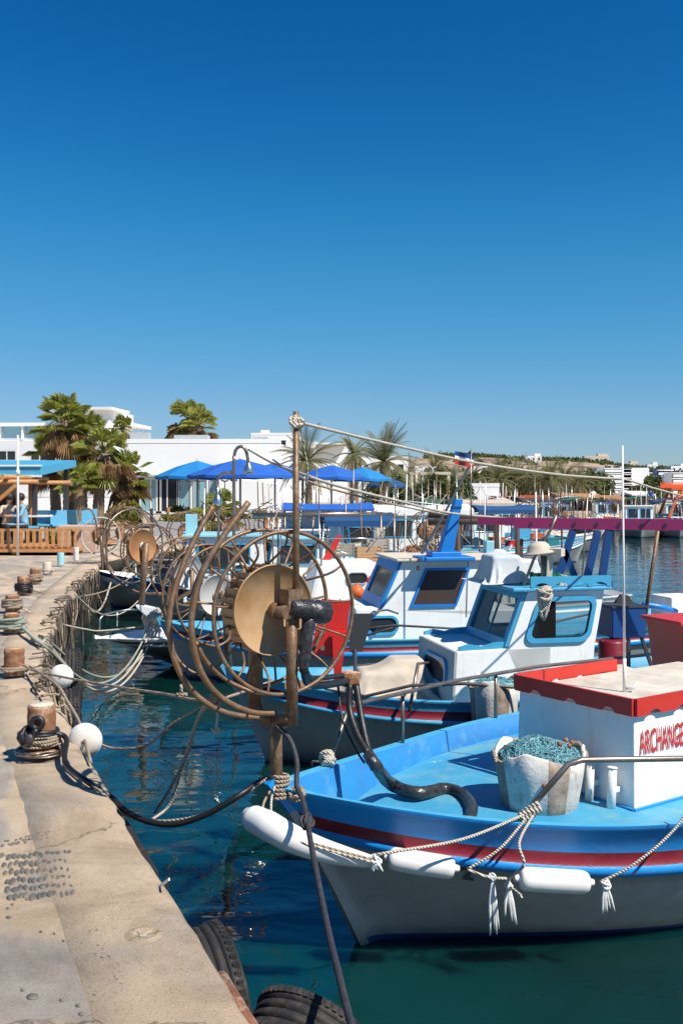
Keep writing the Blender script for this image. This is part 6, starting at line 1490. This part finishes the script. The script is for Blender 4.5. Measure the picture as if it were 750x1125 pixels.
# hotels behind
e, w_, h = box_building('hotel_building', 276, 330, 478, 120, 14, 'plaster', 'white stepped hotel rising behind the restaurant roof')
for k in range(4): win_box(e, -2.2+1.5*k, h-.9, 1.1, .7, gm='glass_dark', mull=0)
b = MB(); b.box((5.2,2,h-1.0), (6.5,4,.16)); b.box((5.2,3.5,h-2.2), (6.0,2,2.2)); b.box((-1.5,3,h+.3), (1,1,.9)); b.box((3.0,1,h-1.6), (3.6,2.4,1.8)); b.build('terrace_wing', 'plaster', e)
e, w_, h = box_building('apartment_building', 318, 382, 493, 130, 10, 'plaster', 'lower white apartment block right of the stepped hotel')
for k in range(5): win_box(e, -3+1.5*k, h-1.2, .8, .9, mull=0)
e, w_, h = box_building('apartment_building', 388, 448, 503, 150, 10, 'plaster', 'white block between the date palm crowns')
for k in range(4): win_box(e, -3+2*k, h-1.4, 1, 1, mull=0)
e, w_, h = box_building('villa', 456, 478, 514, 130, 8, 'plaster', 'flat white villa behind the pale pillars'); win_box(e, 0, h-1, 1.6, .8, mull=1)
e, w_, h = box_building('villa', 520, 535, 514, 170, 8, 'plaster', 'small white villa on the slope under the flag'); win_box(e, 0, h-1.2, 1.2, .8, mull=1)
e, w_, h = box_building('kiosk', 512, 548, 535, 72, 4, 'plaster', 'small white kiosk with a round black sign under the palms'); win_box(e, .75, .7, .5, 1.0, gm='plaster_grey', mull=0)
b = MB(); b.cyl((-.55,-.02,.95), (-.55,-.06,.95), .19, n=24); b.build('round_sign', 'gunmetal', e)
# left modern hotel
e = empty('hotel_building', V((px_x(20,88), 88, QZ)), R(-6), 'modern white hotel with glass balconies at the far left', 'building')
b = MB()
b.box((-6,5,3.6), (30,9,4.6)); b.box((-5,6.5,6.2), (26,6,.25)); b.box((-6,6.5,7.55), (30,7,.3)); b.box((6.0,5,6.4), (3.4,7,4.6)); b.box((5.2,3,8.75), (6.2,5,.22)); b.build('wall', 'plaster', e)
for k in range(7): 
    b = MB(); x = -12.0+2.2*k; b.box((x+1.1,3.6,6.9), (1.9,.06,1.1)); b.build('balcony_glass', 'glass_teal', e); b = MB(); b.box((x,3.4,6.9), (.16,.5,1.3)); b.build('balcony_post', 'plaster', e)
for k in range(5): win_box(e, -10+3*k, 4.6, 1.8, 1.0, mull=1)
b = MB(); b.box((3.2,.2,5.6), (1.2,.3,.7)); b.build('roof_unit', 'plaster_grey', e)
# white wall behind palms
e, w_, h = box_building('garden_wall', 0, 150, 546, 58, .4, 'plaster', 'white garden wall behind the fan palm trunks', cat='wall')
# right hotels
def slab_hotel(px0, px1, ytop, y, floors, label, ang=0, blue=False, ybase=544):
    x0, x1 = px_x(px0, y), px_x(px1, y); zt = zpx(ytop, y); w_ = x1-x0; h = zt-QZ
    e = empty('hotel_building', V(((x0+x1)/2, y, QZ)), R(ang), label, 'building', 'hotels below the hills')
    b = MB(); b.box((0, 8, h/2), (w_, 14, h)); b.build('wall', 'plaster' if not blue else 'hotel_blue', e)
    fh = h/floors
    for k in range(floors):
        b = MB(); b.box((0, .2, fh*(k+1)-.2), (w_+.4, 2.4, .35)); b.box((0, -.95, fh*k+.75), (w_, .1, .9)); b.build('balcony', 'plaster', e)
        n = max(3, int(w_/3.2))
        for j in range(n): x = -w_/2+w_*(j+.5)/n; b = MB(); b.box((x, .9, fh*k+1.5), (w_/n*.7, .2, 1.9)); b.build('window', 'glass_dark', e)
    return e, w_, h
e, w_, h = slab_hotel(663, 692, 514, 340, 5, 'tall white hotel slab right of the palm row')
b = MB(); b.box((w_/2+1.5, 4, h/2), (9, 10, h)); b.build('blank_wing', 'plaster', e)
b = MB(); b.box((-w_/2-3, 6, h*.42), (7, 10, h*.84)); b.build('blank_wing', 'plaster', e)
b = MB(); b.box((-w_/2-3.2, .6, h*.45), (6, .4, h*.7)); b.build('blue_glass', 'hotel_blue', e)
slab_hotel(693, 722, 519, 360, 4, 'blue and grey balconied hotel right of the tall white slab', blue=True)
e, w_, h = slab_hotel(722, 738, 516, 355, 4, 'narrow grey blue hotel wing in the middle of the hotel row', blue=True)
slab_hotel(738, 790, 519, 345, 4, 'white hotel with long balconies at the right edge')
for i, (px, py, y, wd, hh, lab) in enumerate(((654,498,560,14,4,'cream ruined looking house on the hill crest above the hotels'),(690,500,565,10,3,'small pinkish house on the crest right of the cream one'),(745,503,540,10,3,'tiny white building on the hill crest at the right edge'),(585,506,520,8,3,'little pale house half way up the hillside'),(715,501,560,6,3,'tiny white hut on the crest above the blue hotel'))):
    x = px_x(px, y); z = hz(x, y); e = empty('hill_house', V((x, y, z-1.0)), 0, lab, 'house', 'houses on the hill'); b = MB(); b.box((0,0,hh/2+.5), (wd,5,hh+1)); b.box((wd*.25,0,hh+1.5), (wd*.4,4,1.6)); b.build('wall', 'cream' if i < 2 else 'plaster', e)
    for k in range(3): b = MB(); b.box((-wd/3+wd/3*k, -2.52, hh*.6+.5), (wd*.12,.08,1)); b.build('window', 'gunmetal', e)
# harbour front low sheds and awnings on the right
def shed(px0, px1, ytop, y, m, roof, label):
    x0, x1 = px_x(px0, y), px_x(px1, y); h = zpx(ytop, y)-QZ; e = empty('harbour_shed', V(((x0+x1)/2, y, QZ)), 0, label, 'shed', 'low sheds and awnings on the pier'); w_ = x1-x0
    b = MB(); b.box((0,1.5,h/2-.1), (w_*.9,2.4,h-.2)); b.build('wall', m, e)
    b = MB(); b.hexa([V((-w_/2,-.8,h-.25)), V((w_/2,-.8,h-.25)), V((w_/2,3,h)), V((-w_/2,3,h)), V((-w_/2,-.8,h-.13)), V((w_/2,-.8,h-.13)), V((w_/2,3,h+.12)), V((-w_/2,3,h+.12))]); b.build('roof', roof, e)
    for k in range(4): b = MB(); b.box((-w_*.35+w_*.23*k, .27, h*.45), (w_*.12,.06,h*.5)); b.build('opening', 'shutter', e)
shed(548,612,549,72,'plaster','white','long white roofed shed under the right palms'); shed(612,632,543,76,'wood_dark','rust','brown timber kiosk left of the white pole'); shed(632,664,544,76,'wood_dark','wood','dark open bar with a brown roof')
shed(664,690,546,74,'plaster_pink','copper','cream stall with an orange brown roof'); shed(690,716,541,80,'wood_dark','white','thin white flat roofed shelter right of the white pole'); shed(570,605,552,71.5,'plaster_grey','white','low white awning nearer the water')
# sand/rock apron on the far shore is the ground itself; lamps and pillars
for i, (px, yt, yb, d, m_) in enumerate(((457,519,548,70,'cream'),(464,513,548,72,'plaster_grey'),(475,514,548,72,'plaster_grey'),(469,530,548,70,'cream'),(425,526,548,60,'cream'))):
    p = W(px, yt, d); b = MB(); b.tube([V((p.x, p.y, QZ)), p], [.09,.07], 8); b.tube([p+V((-.25,0,0)), p+V((.25,0,.04))], .05, 6); b.build('lamp_post', m_, None, 'slim pale lamp post among the palms right of the umbrellas', 'lamp post', 'slim posts among the palms')
e = empty('pergola', V((px_x(463,71), 71, QZ)), 0, 'pale beam on pillars beside the lamp posts', 'pergola'); b = MB(); z = zpx(520,71)-QZ; b.box((.6,0,z), (2.9,.25,.2)); b.build('beam', 'cream', e); b = MB(); b.box((-.7,0,z/2), (.2,.2,z-.1)); b.build('pillar', 'cream', e); b = MB(); b.box((1.9,0,z/2), (.2,.2,z-.1)); b.build('pillar', 'cream', e)
# flag / lamp pole on the quay
p = G(20, 611, QZ); b = MB(); zt = zpx(478, p.y)-QZ; b.cyl((0,0,0), (0,0,zt), .032, .026, n=10); b.cyl((0,0,zt*.67), (0,0,zt*.67+.12), .05, n=10); b.v = [q+p for q in b.v]; b.build('pole', 'float_white', None, 'tall thin white pole standing before the timber terrace', 'pole')
# timber terrace
tx1 = px_x(80, 24.2); T = empty('timber_terrace', V((tx1, 24.4, QZ)), R(0), 'raised timber terrace with vertical slat railing at the far left', 'terrace')
b = MB(); b.box((-5,2.4,.12), (10,5.0,.08))
for k in range(9): b.box((-.3-1.2*k,.1,.04), (.12,.12,.08))
b.build('deck_boards', 'wood', T)
b = MB(); b.box((-5,0,.62), (10,.07,.06)); b.box((-5,0,.20), (10,.06,.05)); b.box((0,2.4,.62), (.07,5,.06)); b.build('railing_rails', 'wood', T)
sl = MB(); sl.box((0,-.035,.41), (.075,.03,.40)); s0 = sl.build('slat', 'wood', T); s0.location = (-.05,0,0)
for k in range(1, 62):
    c = s0.copy(); col.objects.link(c); c.location = (-.05-.155*k, 0, 0)
b = MB(); b.box((-.02,0,.35), (.10,.10,.62)); b.build('end_post', 'wood', T)
p = W(6, 538, 26); P_ = empty('pergola', V((p.x, 25.2, QZ)), 0, 'log pergola with round beam ends under the light blue awning', 'pergola')
b = MB()
for x, y in ((0,0),(-3,0),(0,3),(-3,3)): b.cyl((x,y,.16), (x,y,1.75), .085, n=12)
b.build('log_post', 'wood', P_)
b = MB()
for y in (0,3): b.cyl((-5,y,1.80), (1.1,y,1.80), .06, n=10)
for k in range(6): b.cyl((-3.9+.85*k,-.45,1.92), (-3.9+.85*k,3.3,1.92), .06, n=10)
b.bar((.0,0,1.25), (.55,0,1.72), .09); b.build('log_beam', 'wood', P_)
e = empty('awning', V((p.x-2, 27.6, QZ)), 0, 'light blue awning with white edge over the dark terrace bar', 'awning')
b = MB(); x1 = px_x(45,27)-(p.x-2); b.hexa([V((-5,-.6,1.98)), V((x1,-.6,1.98)), V((x1,3,2.3)), V((-5,3,2.3)), V((-5,-.6,2.22)), V((x1,-.6,2.22)), V((x1,3,2.5)), V((-5,3,2.5))]); b.build('awning_cloth', 'rail_cyan', e)
b = MB(); b.box(((x1-5)/2,-.62,1.965), (x1+5+.06,.06,.05)); b.box(((x1-5)/2,-.62,2.25), (x1+5+.06,.06,.04)); b.build('awning_edge', 'white', e)
for x in (-4, -1.2, x1-.25):
    b = MB(); b.bar((x,-.3,0), (x,-.3,2.0), .12); b.build('awning_post', 'gunmetal', e); b = MB(); b.bar((x,2.8,0), (x,2.8,2.3), .12); b.build('awning_post', 'gunmetal', e)
b = MB(); b.box((-2.4,3.6,1.1), (6,.2,2.2)); b.build('back_wall', 'wood_dark', e)
b = MB(); b.box((0,0,.35), (1.0,.6,.7)); e = None
b.v = [q+V((px_x(88,25.5), 25.5, QZ)) for q in b.v]; b.build('planter', 'plaster_pink', None, 'pink plastered planter at the right end of the timber terrace', 'planter', bevel=.03)
def chair(x, y, rz, label, m='chair_blue'):
    e = empty('chair', V((x, y, QZ+.16)), rz, label, 'chair', 'light blue restaurant chairs')
    b = MB(); b.box((0,0,.43), (.46,.46,.06)); b.build('seat', m, e, bevel=.01); b = MB(); b.hexa([V((-.23,.2,.45)), V((.23,.2,.45)), V((.23,.24,.45)), V((-.23,.24,.45)), V((-.23,.28,.85)), V((.23,.28,.85)), V((.23,.32,.85)), V((-.23,.32,.85))]); b.build('backrest', m, e)
    for a in (-.2,.2):
        for c in (-.2,.2): b = MB(); b.box((a,c,.2), (.035,.035,.4)); b.build('leg', 'gunmetal', e)
for px, y, rz, lab in ((30,27.0,2.8,'light blue chair beside the seated guest'),(46,28.5,.2,'light blue chair right of the awning post'),(54,29.0,3.0,'light blue chair left of the dark statue shaped shrub'),(66,28.4,.4,'light blue chair in front of the palm trunk'),(82,29.5,2.9,'light blue chair behind the pink planter'),(99,30.5,.3,'rightmost light blue chair, behind the net wheel')): chair(px_x(px,y), y, rz, lab)
def table(x, y, label):
    e = empty('table', V((x, y, QZ+.16)), 0, label, 'table', 'restaurant tables on the terrace'); b = MB(); b.box((0,0,.72), (.8,.8,.04)); b.build('table_top', 'white', e); b = MB(); b.cyl((0,0,0), (0,0,.7), .04, n=10); b.box((0,0,.02), (.45,.45,.04)); b.build('pedestal', 'gunmetal', e)
table(px_x(38,27.4), 27.4, 'square white table right of the seated guest'); table(px_x(60,29.8), 29.8, 'square white table between blue chairs by the palms')
rgt = random.Random(31)
def small_set(x, y, k):
    e = empty('table', V((x, y, QZ)), rgt.uniform(0,1.5), 'small white restaurant table under the umbrellas', 'table', 'white tables under the blue umbrellas'); b = MB(); b.box((0,0,.73), (.75,.75,.04)); b.cyl((0,0,0), (0,0,.72), .035, n=8); b.box((0,0,.02), (.42,.42,.03)); b.build('table_body', 'white', e)
    for q in (-1, 1):
        e = empty('chair', V((x+q*.62, y+rgt.uniform(-.15,.15), QZ)), R(90*q), 'small restaurant chair at a table under the umbrellas', 'chair', 'chairs under the blue umbrellas')
        b = MB(); b.box((0,0,.44), (.44,.44,.05)); b.build('seat', 'wood' if k % 2 else 'gunmetal', e); b = MB(); b.box((0,-.21,.68), (.44,.04,.46)); b.build('backrest', 'wood' if k % 2 else 'gunmetal', e)
        for a in (-.19,.19):
            for c in (-.19,.19): b = MB(); b.box((a,c,.21), (.03,.03,.42)); b.build('leg', 'gunmetal', e)
for k, (px, y) in enumerate(((188,36),(206,38),(226,36),(244,38),(266,37),(286,39),(306,41),(330,43),(352,42),(372,44),(392,47),(412,50))): small_set(px_x(px, y), y+.8, k)
for k, (px, y, lab) in enumerate(((196,34.2,'low white planter box left of the potted fan palm'),(284,37.3,'low white planter box right of the widest umbrella pole'),(352,41.4,'low white planter box right of the mast pole'))):
    e = empty('planter', V((px_x(px,y), y, QZ)), R(-30), lab, 'planter', 'white planters along the harbour edge'); b = MB(); b.box((0,0,.25), (1.8,.45,.5)); b.build('planter_box', 'plaster', e); b = MB(); rg = random.Random(k); leafblob(b, (0,0,.6), .85, .2, .25, 500, .05, rg); b.build('leaves', 'hedge', e, fix=False)
# people
def person(loc, rz, label, shirt, seated=False, name='person', lo='trouser'):
    e = empty(name, loc, rz, label, 'person')
    import bmesh
    J = {}
    if seated: pts = [('pel',(0,0,.50),.15),('ches',(0,-.05,.88),.15),('neck',(0,-.08,1.06),.06),('head',(0,-.12,1.2),.10),('top',(0,-.12,1.3),.07),
        ('lh',(-.1,-.02,.48),.09),('lk',(-.13,-.45,.50),.065),('la',(-.13,-.48,.08),.045),('lt',(-.13,-.62,.05),.04),('rh',(.1,-.02,.48),.09),('rk',(.13,-.45,.50),.065),('ra',(.13,-.48,.08),.045),('rt',(.13,-.62,.05),.04),
        ('ls',(-.19,-.05,1.0),.06),('le',(-.27,-.16,.76),.045),('lw',(-.14,-.42,.74),.035),('lf',(-.12,-.50,.75),.03),('rs',(.19,-.05,1.0),.06),('re',(.27,-.16,.76),.045),('rw',(.14,-.42,.74),.035),('rf',(.12,-.5,.75),.03)]
    else: pts = [('pel',(0,0,.95),.15),('ches',(0,0,1.3),.16),('neck',(0,.01,1.48),.06),('head',(0,-.01,1.6),.10),('top',(0,-.01,1.7),.07),
        ('lh',(-.1,0,.92),.09),('lk',(-.12,-.02,.5),.065),('la',(-.12,.02,.08),.045),('lt',(-.13,-.12,.04),.04),('rh',(.1,0,.92),.09),('rk',(.13,-.06,.5),.065),('ra',(.14,.02,.08),.045),('rt',(.14,-.12,.04),.04),
        ('ls',(-.2,0,1.4),.06),('le',(-.27,.03,1.14),.045),('lw',(-.26,-.14,.95),.035),('lf',(-.25,-.2,.88),.03),('rs',(.2,0,1.4),.06),('re',(.27,.03,1.14),.045),('rw',(.24,-.16,.98),.035),('rf',(.22,-.24,.94),.03)]
    ix = {k: i for i, (k, _, _) in enumerate(pts)}
    ed = [(ix[a], ix[b_]) for a, b_ in (('pel','ches'),('ches','neck'),('neck','head'),('head','top'),('pel','lh'),('lh','lk'),('lk','la'),('la','lt'),('pel','rh'),('rh','rk'),('rk','ra'),('ra','rt'),('ches','ls'),('ls','le'),('le','lw'),('lw','lf'),('ches','rs'),('rs','re'),('re','rw'),('rw','rf'))]
    me = bpy.data.meshes.new('body'); me.from_pydata([p for _, p, _ in pts], ed, []); o = bpy.data.objects.new('body', me); col.objects.link(o)
    sk = o.modifiers.new('s', 'SKIN'); 
    for i, (_, _, r_) in enumerate(pts): me.skin_vertices[0].data[i].radius = (r_, r_*.8)
    me.skin_vertices[0].data[0].use_root = True
    o.modifiers.new('d', 'SUBSURF').levels = 2
    dg = bpy.context.evaluated_depsgraph_get(); dg.update(); m2 = bpy.data.meshes.new_from_object(o.evaluated_get(dg)); bpy.data.objects.remove(o)
    for k in (shirt, lo, 'skin'): m2.materials.append(M[k])
    nz = pts[ix['neck']][1][2]; hz_ = pts[0][1][2]
    for p in m2.polygons:
        c = p.center; p.use_smooth = True
        fore = (abs(c.x) > .1 and ((c-V(pts[ix['lw']][1])).length < .14 or (c-V(pts[ix['rw']][1])).length < .14))
        p.material_index = 2 if (c.z > nz-.02 or fore) else (0 if c.z > hz_+.02 and c.y > -.42 else 1)
    o = bpy.data.objects.new('body', m2); col.objects.link(o); o.parent = e
    hd = V(pts[ix['head']][1]); b = MB(); b.ball(hd+V((0,.025,.045)), .115, (1,1,1.02), 14, 10); b.build('hair', 'hair', e); return e
person(V((px_x(27,26.6), 26.6, QZ+.16)), R(-60), 'seated guest with dark hair and light blue shirt at the terrace table', 'shirt_blue', True)
person(V((px_x(9,26.9), 26.9, QZ+.16)), R(40), 'seated guest behind the log post, in pale clothes', 'canvas', True)
person(V((px_x(714,77), 77, QZ)), R(10), 'standing person in dark blue on the pier left of the orange lattice', 'shirt_navy')
person(V((px_x(651,78), 78, QZ)), R(10), 'standing person in white on the pier under the brown kiosk', 'white')
